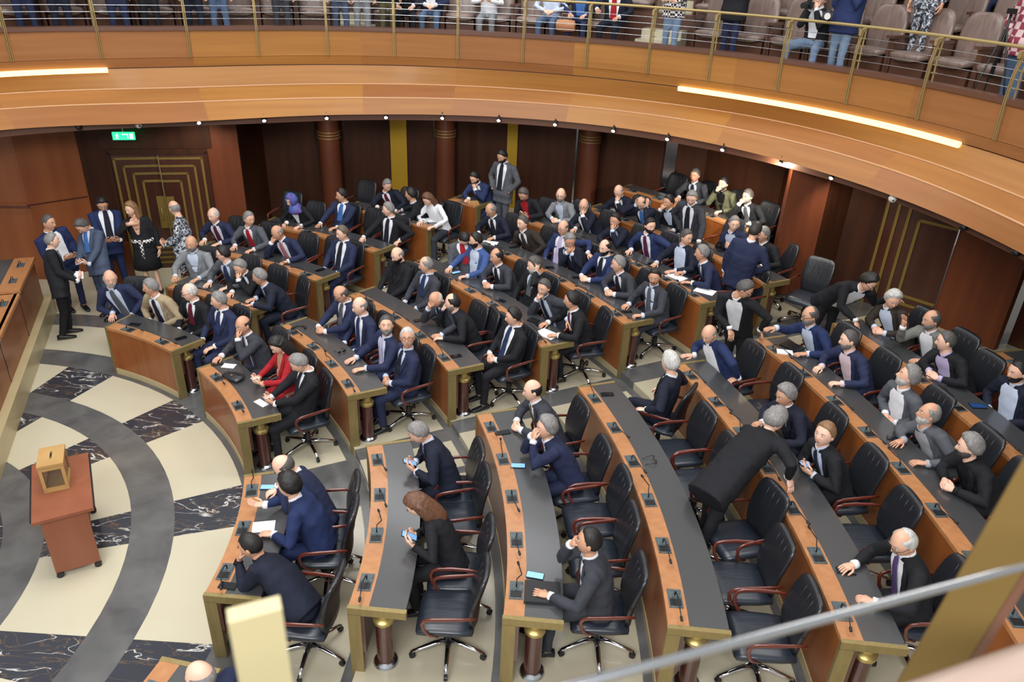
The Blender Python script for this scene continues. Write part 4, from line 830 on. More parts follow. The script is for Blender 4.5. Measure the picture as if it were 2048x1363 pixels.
def clutch(k, az, dr, rz):
    r0 = empty('handbag', 'black shiny handbag lying on front row desk, middle block', 'bag', on(k, az, dr), R(rz))
    b = MB(); b.loft([[(x, y+hy*math.cos(t), .028+hz*math.sin(t)) for t in [2*math.pi*i/14 for i in range(14)]] for x, y, hy, hz in ((-.15, 0, .05, .012), (-.13, 0, .075, .026), (0, 0, .085, .03), (.13, 0, .075, .026), (.15, 0, .05, .012))]); b.build('bag_body', M['leather'], r0, True)
    b = MB(); b.box((0, -.02, .06), (.03, .02, .01)); b.build('clasp', M['gold'], r0)
    b = MB(); b.tube([(-.13, .06, .03), (-.1, .11, .02), (.08, .12, .02), (.13, .06, .03)], .006, 6); b.build('strap', M['leather'], r0, True)
clutch(1, 40.8, .24, -30)
def headphones(p, rz, lab):
    r0 = empty('headphones', lab, 'headphones', p, R(rz), 'headphones on the desks')
    b = MB(); b.tube([(.08*math.cos(t), .08*math.sin(t), .012) for t in [math.pi*i/10 for i in range(11)]], .008, 6); b.build('headband', M['black_plastic'], r0, True)
    for s_ in (-1, 1): b = MB(); b.ell((s_*.08, 0, .02), (.02, .035, .02), 10, 6); b.build('ear_cup', M['black_plastic'], r0, True)
headphones(on(2, 46.4, .20), 20, 'black headphones at far end of second row desk, middle block'); headphones(on(6, 37.2, .28), 60, 'black headphones by the blue suit, sixth row'); headphones(on(6, 45.0, .30), 10, 'black headphones before the light grey jacket, sixth row')
def shades(p, rz, lab):
    r0 = empty('sunglasses', lab, 'sunglasses', p, R(rz), 'sunglasses on the desks')
    for s_ in (-1, 1):
        b = MB(); b.ell((s_*.034, 0, .022), (.028, .004, .02), 12, 6); b.build('lens', M['screen'], r0, True)
        b = MB(); b.tube([(s_*.064, 0, .03), (s_*.066, .06, .02), (s_*.05, .12, .006)], .003, 5); b.build('temple', M['black_plastic'], r0, True)
    b = MB(); b.tube([(-.01, 0, .028), (0, -.002, .032), (.01, 0, .028)], .003, 5); b.build('bridge', M['gold'], r0, True)
shades(on(4, 9.8, .32), 100, 'sunglasses lying on the empty fourth row desk'); shades(on(2, 37.6, .32), 40, 'sunglasses on second row desk before royal blue tie')
def compact_camera(p, rz, lab, s=1.0, lens='black_plastic', L_=.06, grp='cameras'):
    r0 = empty('camera', lab, 'camera', p, R(rz), grp)
    b = MB(); b.box((0, 0, .045*s), (.055*s, .13*s, .09*s)); b.box((0, 0, .10*s), (.05*s, .05*s, .03*s)); b.build('camera_body', M['black_plastic'], r0)
    b = MB(); b.tube([(.02*s, 0, .045*s), (.03*s+L_*.4, 0, .045*s), (.03*s+L_*.42, 0, .045*s), (.03*s+L_, 0, .045*s)], [.033*s, .033*s, .04*s, .04*s], 16); b.build('lens', M[lens], r0, 30)
    return r0
compact_camera(on(7, 33.0, .34)+Vector((0, 0, .05)), 215, 'black camera held by the smiling navy jacket, seventh row')
# ------------------------------------------------------------------ table with ballot box
t = empty('wheeled_table', 'cherry wood table on castors standing on the marble floor', 'table', (2.90, 1.10, 0), R(120))
b = MB(); b.box((0, 0, .745), (1.02, .53, .035)); b.build('table_top', M['cherry'], t)
for s_ in (-1, 1): b = MB(); b.box((s_*.46, 0, .40), (.035, .40, .66)); b.build('end_panel', M['cherry'], t)
b = MB(); b.box((0, 0, .55), (.9, .03, .3)); b.build('back_panel', M['cherry'], t); b = MB(); b.box((0, 0, .14), (.9, .3, .03)); b.build('shelf', M['cherry'], t)
for s_ in (-1, 1): b = MB(); b.box((0, s_*.272, .75), (.95, .014, .03)); b.build('black_rail', M['black_plastic'], t)
for sx in (-1, 1):
    for sy in (-1, 1):
        b = MB(); b.tube([(sx*.46-.02, sy*.17, .035), (sx*.46+.02, sy*.17, .035)], .034, 14); b.box((sx*.46, sy*.17, .068), (.04, .03, .015)); b.build('caster', M['black_plastic'], t, 40)
t = empty('ballot_box', 'pale wooden ballot box with glass sides on the cherry table', 'box', (2.83, 1.17, .764), R(26))
W_, D_, H_ = .225, .34, .32
b = MB(); b.box((0, 0, H_-.012), (W_+.01, D_+.01, .024)); b.build('lid', M['oak'], t)
b = MB(); b.box((0, 0, .012), (W_, D_, .024)); b.build('base', M['oak'], t)
for sx in (-1, 1):
    for sy in (-1, 1): b = MB(); b.box((sx*(W_/2-.015), sy*(D_/2-.015), H_/2), (.03, .03, H_-.04)); b.build('corner_post', M['oak'], t)
for s_ in (-1, 1):
    for zz, hh_ in ((H_-.045, .045), (.035, .03)):
        MB().box((0, s_*(D_/2-.012), zz), (W_-.05, .02, hh_)).build('frame_rail', M['oak'], t); MB().box((s_*(W_/2-.012), 0, zz), (.02, D_-.05, hh_)).build('frame_rail', M['oak'], t)
for s_ in (-1, 1):
    b = MB(); b.box((0, s_*(D_/2-.013), H_/2), (W_-.05, .005, H_-.1)); b.build('glass_pane', M['glass'], t); b = MB(); b.box((s_*(W_/2-.013), 0, H_/2), (.005, D_-.05, H_-.1)); b.build('glass_pane', M['glass'], t)
b = MB(); b.box((0, .01, H_+.001), (.018, .075, .003)); b.build('slot', M['black_plastic'], t)
b = MB(); b.tube([(0, -.045, H_-.001), (0, -.045, H_+.004)], .011, 12); b.tube([(0, .062, H_-.001), (0, .062, H_+.004)], .011, 12); b.build('key_plate', M['gold'], t)
# ------------------------------------------------------------------ podium on a stone plinth, left
p0 = Vector((-.30, 6.45, 0)); dv = Vector((.374, -.927, 0)); nv = Vector((.927, .374, 0))   # front line and its normal towards the floor
rot = Matrix(((dv.x, nv.x, 0), (dv.y, nv.y, 0), (0, 0, 1)))
def pbox(b, u, v, z, d, mi=0): b.box(p0+dv*u+nv*v+Vector((0, 0, z)), d, mi, rot); return b
struct(pbox(MB(), 4.6, -1.55, .16, (9.4, 3.1, .32)).build('trim_1', M['skirt_stone']), 'low cream stone plinth carrying the podium desks', 'plinth')
PODN = ['far', 'second', 'third', 'fourth']
for i in range(4):
    u0 = .06+i*1.42; L_ = 1.38; drop = -.04 if i else 0
    q = p0+dv*(u0+L_/2)+nv*-.4+Vector((0, 0, .32)); root = empty('podium_desk', '%s orange wood podium desk on the stone plinth, left edge' % PODN[i], 'desk', q, 0, 'podium desks')
    def PB(b, name, m, par=None):
        for j in range(len(b.v)): b.v[j] = tuple(Vector(b.v[j])-q)
        return b.build(name, m, par or root, False)
    PB(pbox(MB(), u0+L_/2, -.13, .67, (L_, .04, .70)), 'front_panel', M['wall_left']); PB(pbox(MB(), u0+L_/2, -.16+.03, 1.035+drop, (L_, .11, .05)), 'top_strip', M['wood_strip'])
    PB(pbox(MB(), u0+L_/2, -.27, 1.04+drop, (L_, .19, .045)), 'microphone_shelf', M['wood_strip']); PB(pbox(MB(), u0+L_/2, -.68, 1.035+drop, (L_, .64, .04)), 'desk_top', M['desk_mat'])
    PB(pbox(MB(), u0+.02, -.55, .66, (.04, .85, .68)), 'side_panel', M['wall_left']); PB(pbox(MB(), u0+L_+.015, -.13, .67, (.035, .05, .70)), 'joint_strip', M['post_wood'])
    PB(pbox(MB(), u0+L_/2, -.105, 1.0+drop, (L_, .012, .07)), 'brass_edge', M['gold_rail'])
    for a in (.35, 1.0):
        mp = PB(pbox(pbox(MB(), u0+a, -.22, 1.068+drop, (.17, .10, .008)), u0+a+.04, -.22, 1.073+drop, (.06, .08, .006)), 'microphone_panel', M['mic_plate'])
        c = p0+dv*(u0+a-.03)+nv*-.22+Vector((0, 0, 1.07+drop)); b = MB(); b.tube([c, c+Vector((0, 0, .05)), c+Vector((0, 0, .075))+dv*.05, c+Vector((0, 0, .05))+dv*.22], [.006, .005, .0045, .008], 6); PB(b, 'gooseneck_microphone', M['black_plastic'], mp)
t = empty('wooden_cabinet', 'small red wood cabinet behind the standing group, by left wall', 'cabinet', (.16, 7.72, 0), R(8))
b = MB(); b.box((0, 0, .42), (.5, .36, .72)); b.build('cabinet_body', M['wall_red'], t); b = MB(); b.box((0, -.19, .42), (.44, .02, .66)); b.build('door', M['wall_left'], t)
for sx in (-1, 1):
    for sy in (-1, 1): b = MB(); b.tube([(sx*.2-.012, sy*.13, .03), (sx*.2+.012, sy*.13, .03)], .03, 10); b.build('caster', M['black_plastic'], t, 40)
# ------------------------------------------------------------------ walls below the balcony
def wall(name, pts, z0, z1, m, lab, th=.12):
    b = MB(); pts = [Vector((p[0], p[1], 0)) for p in pts]; n = len(pts); off = []
    for i in range(n):
        t = (pts[min(i+1, n-1)]-pts[max(i-1, 0)]).normalized(); off.append(Vector((-t.y, t.x, 0))*th)
    rings = [[p+Vector((0, 0, z0)), p+o_+Vector((0, 0, z0)), p+o_+Vector((0, 0, z1)), p+Vector((0, 0, z1))] for p, o_ in zip(pts, off)]
    b.loft(rings); return struct(b.build(name, m), lab, 'wall')
ZT = 2.97
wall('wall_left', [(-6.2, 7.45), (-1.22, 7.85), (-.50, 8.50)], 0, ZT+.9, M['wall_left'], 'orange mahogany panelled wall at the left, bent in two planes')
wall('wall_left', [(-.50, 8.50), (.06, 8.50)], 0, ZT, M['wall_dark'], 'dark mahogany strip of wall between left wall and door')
wall('wall_back', [(1.62, 8.85), (2.22, 9.0)], 0, ZT, M['wall_red'], 'red mahogany wall panel right of the patterned door')
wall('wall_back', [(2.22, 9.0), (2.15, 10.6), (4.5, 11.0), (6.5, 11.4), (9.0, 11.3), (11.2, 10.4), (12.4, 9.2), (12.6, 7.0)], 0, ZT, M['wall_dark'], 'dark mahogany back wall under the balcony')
wall('wall_right', [(12.3, 6.75), (12.74, 6.92), (13.22, 6.72)], 0, ZT, M['wall_dark'], 'dark mahogany wall right of the wide pier')
wall('wall_right', [(14.02, 5.92), (14.55, 5.05)], 0, ZT, M['wall_red'], 'lighter mahogany panel right of the brass patterned door')
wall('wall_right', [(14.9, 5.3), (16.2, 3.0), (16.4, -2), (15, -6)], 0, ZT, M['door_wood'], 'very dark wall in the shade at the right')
b = MB(); b.box((-3.6, 7.55, 1.42), (4.9, .03, .02), 0, Matrix.Rotation(R(4.6), 3, 'Z')); struct(b.build('trim_2', M['post_wood']), 'dark groove across the left wall', 'trim')
b = MB(); b.box((-.88, 8.16, 1.42), (.98, .03, .02), 0, Matrix.Rotation(R(42), 3, 'Z')); struct(b.build('trim_2', M['post_wood']), 'dark groove on the bent part of left wall', 'trim')
b = MB(); b.box((-2.45, 7.70, 2.22), (1.35, .05, .78), 0, Matrix.Rotation(R(4.6), 3, 'Z')); tag(b.build('wall_screen', M['cam_white']), 'white screen mounted on the left wall, cut by the frame', 'screen')
# wide pier at the right
b = MB(); b.box((12.02, 6.95, (HK[8]+ZT)/2), (.60, .30, ZT-HK[8]), 0, Matrix.Rotation(R(-10), 3, 'Z')); struct(b.build('wall_right', M['wall_red']), 'wide red wood pier under the balcony at right', 'pier')
def col(x, y, lab):
    t = empty('column', lab, 'column', (x, y, .4), 0, 'red wood columns along the back wall')
    b = MB(); b.tube([(0, 0, z) for z in (0, 1.2, 2.66)], .215, 28); b.build('shaft', M['column'], t, 40)
    for z in (1.86, 1.92, 1.98):
        b = MB(); b.tube([(.222*math.cos(2*math.pi*i/28), .222*math.sin(2*math.pi*i/28), z) for i in range(29)], .012, 6); b.build('brass_ring', M['gold'], t, True)
    return t
col(3.56, 10.38, 'left red column with brass rings by back wall'); col(5.85, 10.98, 'middle red column with brass rings by back wall'); col(8.88, 11.02, 'right red column with brass rings by back wall')
def strip(x, y, w_, rz, m, lab, z0=.4, th=.03, n='trim_3'):
    b = MB(); b.box((x, y, (z0+ZT)/2), (w_, th, ZT-z0), 0, Matrix.Rotation(R(rz), 3, 'Z')); return struct(b.build(n, M[m]), lab, 'trim')
strip(4.86, 11.03, .34, 12, 'gold_flat', 'wide gold strip on the back wall, left'); strip(7.25, 11.33, .22, -3, 'gold_flat', 'narrow gold strip on the back wall, centre', n='trim_4')
strip(5.60, 11.17, .03, 12, 'steel', 'thin steel strip beside the middle column', n='trim_5'); strip(8.62, 11.27, .04, -3, 'steel', 'thin steel strip beside the right column', n='trim_6'); strip(10.52, 10.62, .24, -24, 'steel', 'brushed steel strip on back wall', n='trim_7')
# doors
def nested(b, w_, h, n, z0, mi=1, y=-.03, half=None, bw=.045, gap=.155, bottom=True):
    for i in range(n):
        o_ = .03+i*gap; x0, x1 = o_, w_-o_; zt = z0+h-.04-i*gap; zb = z0+.06+i*gap*.8
        b.box((x0+bw/2, y, (zt+zb)/2), (bw, .02, zt-zb), mi)
        if half is None: b.box((x1-bw/2, y, (zt+zb)/2), (bw, .02, zt-zb), mi)
        xm = w_/2 if half is None else (x0+w_)/2; ww = (x1-x0) if half is None else (w_-x0)
        b.box((xm, y, zt-bw/2), (ww, .02, bw), mi)
        if bottom: b.box((xm, y, zb+bw/2), (ww, .02, bw), mi)
a = math.degrees(math.atan2(.34, 1.56)); t = empty('door_1', 'dark double door with nested brass rectangles, one leaf ajar', 'door', (.06, 8.50, 0), R(a)); t['kind'] = 'structure'
Wd = 1.60
for s_ in (0, 1):
    b = MB(); hw = Wd/2; b.box((hw/2, 0, 1.1), (hw-.006, .045, 2.2), 0)
    for i in range(4):
        o_ = .03+i*.14; zt = 2.16-i*.14; zb = .10+i*.10; bw = .04; x = o_
        b.box((x+bw/2, -.03, (zt+zb)/2), (bw, .016, zt-zb), 1); b.box(((x+hw)/2, -.03, zt-bw/2), (hw-x, .016, bw), 1); b.box(((x+hw)/2, -.03, zb+bw/2), (hw-x, .016, bw), 1)
    b.box((hw-.09, -.035, 1.12), (.14, .012, .62), 1)
    lf = b.build('door_leaf', [M['door_wood'], M['pattern_brass']], t)
    h_ = MB(); h_.tube([(hw-.09, -.05, .98), (hw-.09, -.085, 1.0), (hw-.09, -.085, 1.2), (hw-.09, -.05, 1.22)], .012, 8); h_.build('door_handle', M['gold'], lf, True)
    e_ = MB(); e_.box((hw-.004, -.01, 1.1), (.014, .07, 2.2)); e_.build('brass_edge', M['gold'], lf)
    if s_: lf.matrix_local = Matrix.Translation((Wd, 0, 0)) @ Matrix.Diagonal((-1, 1, 1, 1))
    else: lf.matrix_local = Matrix.Rotation(R(3), 4, 'Z')
b = MB(); b.box((Wd/2, .03, 2.26), (Wd+.1, .14, .10)); b.box((-.03, .03, 1.13), (.06, .14, 2.26)); b.box((Wd+.03, .03, 1.13), (.06, .14, 2.26)); b.build('door_frame', M['wall_dark'], t)
b = MB(); b.box((.83, 8.72, 2.70), (1.9, .12, .78), 0, Matrix.Rotation(R(a), 3, 'Z')); struct(b.build('wall_left', M['wall_dark']), 'dark panel above the patterned double door', 'wall')
a = math.degrees(math.atan2(-.80, .80)); t = empty('door_2', 'dark door with nested brass lines at the right', 'door', (13.22, 6.72, HK[8]-.3), R(a)); t['kind'] = 'structure'
b = MB(); b.box((.57, 0, 1.3), (1.13, .05, 2.6), 0); nested(b, 1.9, 2.3, 4, .12, half=1, gap=.17); 
for i in range(len(b.v)): b.v[i] = (min(b.v[i][0], 1.12), b.v[i][1], b.v[i][2])
b.build('door_leaf', [M['door_wood'], M['pattern_brass']], t)
# exit sign
t = empty('exit_sign', 'green lit running figure exit sign hanging above the left door', 'sign', (.47, 8.32, 2.60), R(12))
b = MB(); b.box((0, 0, 0), (.36, .04, .13)); b.build('sign_box', M['exit'], t)
b = MB(); b.ell((-.10, -.022, .035), (.012, .003, .012), 8, 5)
for q in (((-.10, .02), (-.11, -.015)), ((-.11, -.015), (-.135, -.045)), ((-.11, -.015), (-.085, -.045)), ((-.10, .015), (-.075, 0)), ((-.10, .015), (-.13, .005))): b.tube([(q[0][0], -.022, q[0][1]), (q[1][0], -.022, q[1][1])], .006, 5)
b.box((.03, -.021, .03), (.10, .003, .012)); b.box((.07, -.021, 0), (.012, .003, .07)); b.box((.13, -.021, 0), (.055, .003, .09)); b.build('pictogram', M['exit_white'], t)
b = MB(); b.tube([(0, 0, .06), (0, 0, .45)], .008, 6); b.build('hanger', M['steel'], t)
# ------------------------------------------------------------------ balcony
GC = (5.7, 2.2)
KN = dict(sill=[(-40, 7.8), (5, 7.8), (30, 7.86), (60, 7.7), (80, 7.56), (100, 7.48), (122, 7.42), (142, 8.0), (170, 8.6)],
          line2=[(-40, 7.6), (10, 7.68), (27, 7.86), (45, 8.0), (61, 7.84), (80, 7.66), (101, 7.42), (123, 7.38), (142, 8.1), (170, 8.7)],
          line3=[(-40, 7.4), (7, 7.43), (28, 7.64), (45, 7.72), (61, 7.66), (80, 7.40), (101, 7.08), (124, 7.12), (143, 7.92), (170, 8.5)],
          bottom=[(-40, 7.36), (9, 7.38), (30, 7.43), (52, 7.52), (65, 7.46), (77, 7.30), (88, 7.11), (101, 6.91), (126, 6.84), (144, 7.7), (170, 8.3)],
          recess=[(-40, 7.5), (10, 7.52), (31, 7.58), (56, 7.56), (67, 7.48), (86, 7.22), (100, 7.03), (119, 6.95), (145, 7.82), (170, 8.4)])
def rad(name, th):
    K = KN[name]
    if th <= K[0][0]: return K[0][1]
    for i in range(len(K)-1):
        (a, x), (b_, y) = K[i], K[i+1]
        if th <= b_:
            xm = K[i-1] if i else (2*a-b_, x); yp = K[i+2] if i+2 < len(K) else (2*b_-a, y); t = (th-a)/(b_-a)
            m0 = (y-xm[1])/(b_-xm[0])*(b_-a); m1 = (yp[1]-x)/(yp[0]-a)*(b_-a)
            return (2*t**3-3*t*t+1)*x+(t**3-2*t*t+t)*m0+(-2*t**3+3*t*t)*y+(t**3-t*t)*m1
    return K[-1][1]
def gp(r, th, z): return Vector((GC[0]+r*math.cos(R(th)), GC[1]+r*math.sin(R(th)), z))
def band(name, prof, t0, t1, m, lab, step=2.0, cat='balcony'):
    """prof: list of (curve, dr, z) closed loop"""
    n = max(2, int((t1-t0)/step)); b = MB()
    b.loft([[gp(rad(c, t0+(t1-t0)*i/n)+dr, t0+(t1-t0)*i/n, z) for c, dr, z in prof] for i in range(n+1)]); o = b.build(name, m, None, 30); return struct(o, lab, cat)
G0, G1 = -38, 168
joints = [-38, -16, 6, 27, 48.5, 70, 86.5, 99.5, 121.5, 143, 168]
FM = [M['fascia_a'], M['fascia_b'], M['fascia_c']]
random.seed(5)
for i in range(len(joints)-1):
    a, c = joints[i], joints[i+1]; lbl = ['far right', 'right end', 'right', 'right centre', 'centre right', 'centre', 'centre left', 'left centre', 'left', 'far left'][i]
    m = [FM[(i*2+j*2+(i*j) % 3) % 3] for j in range(4)]
    band('trim_8', [('sill', 0, 4.36), ('sill', .02, 3.93), ('sill', .10, 3.93), ('sill', .10, 4.36)], a, c, m[0], 'upper honey wood balcony panel, %s' % lbl)
    band('trim_8', [('sill', .01, 3.925), ('sill', .05, 3.78), ('sill', .14, 3.78), ('sill', .10, 3.925)], a, c, m[3], 'narrow honey wood band under upper balcony panel, %s' % lbl)
    band('trim_8', [('sill', .06, 3.765), ('line2', .0, 3.460), ('line2', .04, 3.44), ('sill', .12, 3.74)], a, c, m[1], 'sloping wood balcony band, uppermost, %s' % lbl)
    band('trim_8', [('line2', .004, 3.446), ('line3', .0, 3.266), ('line3', .04, 3.25), ('line2', .12, 3.43)], a, c, m[2], 'sloping wood balcony band, middle, %s' % lbl)
    band('trim_8', [('line3', .004, 3.256), ('bottom', .0, 3.0), ('bottom', .06, 2.985), ('line3', .12, 3.24)], a, c, m[0], 'sloping wood balcony band, lowest, %s' % lbl)
band('trim_9', [('line2', -.003, 3.464), ('line2', -.003, 3.448), ('line2', .02, 3.448), ('line2', .02, 3.470)], G0, G1, M['edge_wood'], 'pale edge along the upper balcony ledge')
band('trim_9', [('line3', -.003, 3.270), ('line3', -.003, 3.256), ('line3', .02, 3.256), ('line3', .02, 3.276)], G0, G1, M['edge_wood'], 'pale edge along the lower balcony ledge')
band('trim_10', [('sill', .07, 3.79), ('sill', .07, 3.74), ('sill', .20, 3.74), ('sill', .20, 3.79)], G0, G1, M['post_wood'], 'dark slot between the balcony panels')
band('trim_11', [('sill', -.03, 4.42), ('sill', -.03, 4.355), ('sill', .16, 4.355), ('sill', .16, 4.42)], G0, G1, M['sill_wood'], 'brown wooden sill on top of the balcony front')
band('trim_12', [('recess', 0, 3.02), ('recess', 0, 2.88), ('recess', .12, 2.88), ('recess', .12, 3.02)], G0, 164, M['sill_wood'], 'brown wood soffit band carrying the spotlights')
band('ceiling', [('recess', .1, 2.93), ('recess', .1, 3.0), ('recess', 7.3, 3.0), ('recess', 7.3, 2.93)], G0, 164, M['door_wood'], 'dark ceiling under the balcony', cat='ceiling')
band('floor', [('sill', .1, 3.9), ('sill', .1, 4.05), ('sill', 6.5, 4.05), ('sill', 6.5, 3.9)], G0, G1, M['stone_tier'], 'stone floor of the public balcony', cat='floor')
# LED strips
for a, c, lab in ((20.5, 55.5, 'long warm light strip in the balcony slot, right'), (131.5, 160, 'warm light strip in the balcony slot, left')):
    n = 24; b = MB(); b.loft([[gp(rad('sill', a+(c-a)*i/n)+dr, a+(c-a)*i/n, z) for dr, z in ((-.012, 3.79), (.0, 3.715), (.06, 3.725), (.06, 3.79))] for i in range(n+1)]); o = b.build('light_strip', M['led'], None, 30); tag(o, lab, 'light', 'light strips')
# railing: brass posts, cables, handrail
for i, th in enumerate((150, 140.8, 131.9, 121.9, 113.2, 104.0, 94.9, 86.1, 77.0, 68.2, 59.8, 51.7, 42.8, 34.3, 25.8, 16.8, 7.5)):
    r0 = rad('sill', th); fw = Vector((math.cos(R(th)), math.sin(R(th)), 0)); tn = Vector((-fw.y, fw.x, 0)); rot = Matrix(((fw.x, tn.x, 0), (fw.y, tn.y, 0), (0, 0, 1)))
    t = empty('railing_post', 'brass railing post, number %d from left, on balcony front' % (i+1), 'post', gp(r0, th, 3.95), R(th), 'brass railing posts')
    t['label'] = 'brass railing post, %s from the left end of balcony' % ['first', 'second', 'third', 'fourth', 'fifth', 'sixth', 'seventh', 'eighth', 'ninth', 'tenth', 'eleventh', 'twelfth', 'thirteenth', 'fourteenth', 'fifteenth', 'sixteenth', 'seventeenth'][i]
    b = MB()
    for s_ in (-1, 1): b.loft([[(x0, s_*.012-.006, z), (x0-.026, s_*.012-.006, z), (x0-.026, s_*.012+.006, z), (x0, s_*.012+.006, z)] for x0, z in ((.005, -.02), (-.02, .4), (-.025, .7), (.02, .98))])
    b.build('flat_bars', M['gold_rail'], t)
    b = MB(); b.loft([[(-.05, y, .92), (.10, y, 1.01), (.10, y, 1.03), (-.05, y, 1.0)] for y in (-.02, .02)]); b.build('rail_bracket', M['gold_rail'], t)
    b = MB(); b.tube([(.09, 0, 1.0), (.075, 0, .75), (.085, 0, .46)], .011, 8)
    for z in (.58, .68, .78, .88): b.box((.078, 0, z), (.035, .05, .018))
    b.build('cable_clamps', M['gold_rail'], t, 30)
def gtube(name, dr, z, r, m, lab, t0=G0, t1=160, cat='cable', grp=None, n=90, cur='sill'):
    b = MB(); b.tube([gp(rad(cur, t0+(t1-t0)*i/n)+dr, t0+(t1-t0)*i/n, z) for i in range(n+1)], r, 8); return tag(b.build(name, m, None, True), lab, cat, grp)
gtube('handrail', .08, 4.985, .022, M['gold_rail'], 'long curved brass handrail above the balcony front', cat='handrail')
for z, w_ in ((4.53, 'lowest'), (4.63, 'second lowest'), (4.73, 'second highest'), (4.83, 'highest')): gtube('steel_cable', .08, z, .0042, M['steel'], '%s steel cable of the balcony railing' % w_, grp='steel cables of the railing')
# spotlights under the balcony
for i, th in enumerate((122.7, 113.9, 104.9, 96.2, 87.9, 79.6, 71.4, 63.0, 55.2, 47.3, 39.2, 32.1)):
    p = gp(rad('recess', th)-.07, th, 2.95); hot = i == 10
    t = empty('spotlight', '%s under the balcony, %s from left' % ('bright glaring spotlight' if hot else 'small black spotlight', ['first', 'second', 'third', 'fourth', 'fifth', 'sixth', 'seventh', 'eighth', 'ninth', 'tenth', 'eleventh', 'twelfth'][i]), 'spotlight', p, 0, 'spotlights under the balcony')
    dirv = (Vector((5.5, 3.5, 0))-Vector((p.x, p.y, 0))).normalized()*.55+Vector((0, 0, -.8)); dirv = (dirv + (Vector((CAMP.x, CAMP.y, 0))-Vector((p.x, p.y, 0))).normalized()*.5).normalized()
    b = MB(); c0 = Vector((0, 0, .02)); b.tube([c0-dirv*.05, c0+dirv*.045], [.03, .036], 14); b.tube([(0, 0, .1), (0, 0, .02)], .008, 6); b.build('lamp_housing', M['black_plastic'], t, 40)
    b = MB(); b.ell(c0+dirv*.045, (.03, .03, .016), 14, 8, 0, dirv.to_track_quat('Z', 'Y').to_matrix()); b.build('lamp_lens', M['lamp_hot' if hot else 'lamp_lens'], t, True)
    lo = p+dirv*.12+Vector((0, 0, .0))
    away = gp(rad('recess', th)+1.2, th, 1.2)
    if hot: lamp('spot_light', 'SPOT', tuple(p+Vector((0, 0, -.08))), 260, (1, .9, .75), 70, aim=(11.2, 8.9, 1.6)); lamp('spot_glow', 'POINT', tuple(gp(rad('recess', th)-.14, th, 2.9)), 22, (1, .85, .65), .03)
    elif i % 2 == 0 or i > 7: lamp('spot_light', 'SPOT', tuple(p+Vector((0, 0, -.10))), 34, (1, .86, .66), 110, aim=tuple(away))
def dome(p, lab, m='cam_white'):
    t = empty('security_camera', lab, 'camera', p, 0, 'security cameras'); b = MB(); b.tube([(0, 0, .09), (0, 0, .02)], .045, 16); b.ell((0, 0, .01), (.055, .055, .055), 16, 8); b.build('camera_housing', M[m], t, True)
    d_ = (CAMP-Vector(p)); d_.z = 0; d_.normalize(); b = MB(); b.ell(d_*.048+Vector((.012, 0, 0)), (.015, .015, .015), 10, 6); b.build('lens', M['black_plastic'], t, True)
dome(gp(rad('recess', 130)-.08, 130, 2.93), 'white dome camera under the balcony, left'); dome(gp(rad('recess', 23.8)-.08, 23.8, 2.93), 'white dome camera under the balcony, right'); dome(gp(rad('recess', 136.5)-.04, 136.5, 2.94), 'dark dome camera under the balcony, far left', 'black_plastic')
dome(gp(rad('recess', 14.5)-.06, 14.5, 2.94), 'dark dome camera under the balcony, right', 'black_plastic'); dome(gp(rad('recess', 7.8)-.06, 7.8, 2.94), 'dark dome camera under the balcony, far right', 'black_plastic')
# ------------------------------------------------------------------ balcony seats and steps
def make_seat():
    t = empty('theatre_seat', 'x', 'seat')
    b = MB(); rings = []
    for z, hw, x in ((.36, .20, -.2), (.42, .235, -.205), (.6, .25, -.225), (.78, .25, -.25), (.9, .235, -.27), (.97, .19, -.28), (1.0, .12, -.285)): rings.append([Vector((x+v.x, v.y, z)) for v in superring(0, 0, 0, .045, hw, 20, 3)])
    b.loft(rings); b.build('seat_back', M['theatre'], t, True)
    b = MB(); rings = []
    for x, hw, zc in ((-.2, .2, .44), (-.1, .235, .44), (.1, .24, .445), (.22, .22, .44), (.25, .16, .43)): rings.append([Vector((x, v.x, v.y+zc)) for v in superring(0, 0, 0, hw, .05, 20, 3)])
    b.loft(rings); b.build('seat_cushion', M['theatre'], t, True)
    b = MB(); b.box((-.03, 0, .2), (.36, .44, .38)); b.build('seat_box', M['theatre_edge'], t)
    for s_ in (-1, 1): b = MB(); b.box((-.02, s_*.265, .35), (.3, .035, .55)); b.box((.02, s_*.265, .64), (.36, .06, .035)); b.build('armrest', M['theatre_edge'], t)
    return t
SEAT0 = make_seat(); first = [True]; ns = 0
CNT = {}; NTH = ['first', 'second', 'third', 'fourth', 'fifth', 'sixth', 'seventh', 'eighth', 'ninth', 'tenth', 'eleventh', 'twelfth', 'thirteenth', 'fourteenth', 'fifteenth', 'sixteenth']
ORD = {0: 'front', 1: 'second', 2: 'third'}
for row, (dr, z) in enumerate(((1.30, 4.05), (2.20, 4.42), (3.10, 4.79))):
    th = -6.0; j = 0
    while th < 150:
        r_ = rad('sill', th)+dr; st = math.degrees(.70/r_)
        if not (59.5 < th < 65.0 or 97.5 < th < 102.5 or 15 < th < 21):
            if row < 2 or th < 60:
                c = SEAT0 if first[0] else copy_tree(SEAT0); first[0] = False
                c.location = gp(r_, th, z); c.rotation_euler = (0, 0, R(th+180)); c.scale = (1.18, 1.22, 1.18); c['category'] = 'seat'; c['group'] = 'taupe theatre seats on the balcony'; j += 1; ns += 1
                sec_ = 'left' if th > 100 else 'middle' if th > 62 else 'right' if th > 18 else 'far right'
                kk_ = (row, sec_); CNT[kk_] = CNT.get(kk_, 0)+1; c['label'] = '%s taupe theatre seat from the right, balcony %s row, %s section' % (NTH[CNT[kk_]-1], ORD[row], sec_)
                c['group'] = 'balcony seats %s row %s section' % (ORD[row], sec_)
        th += st
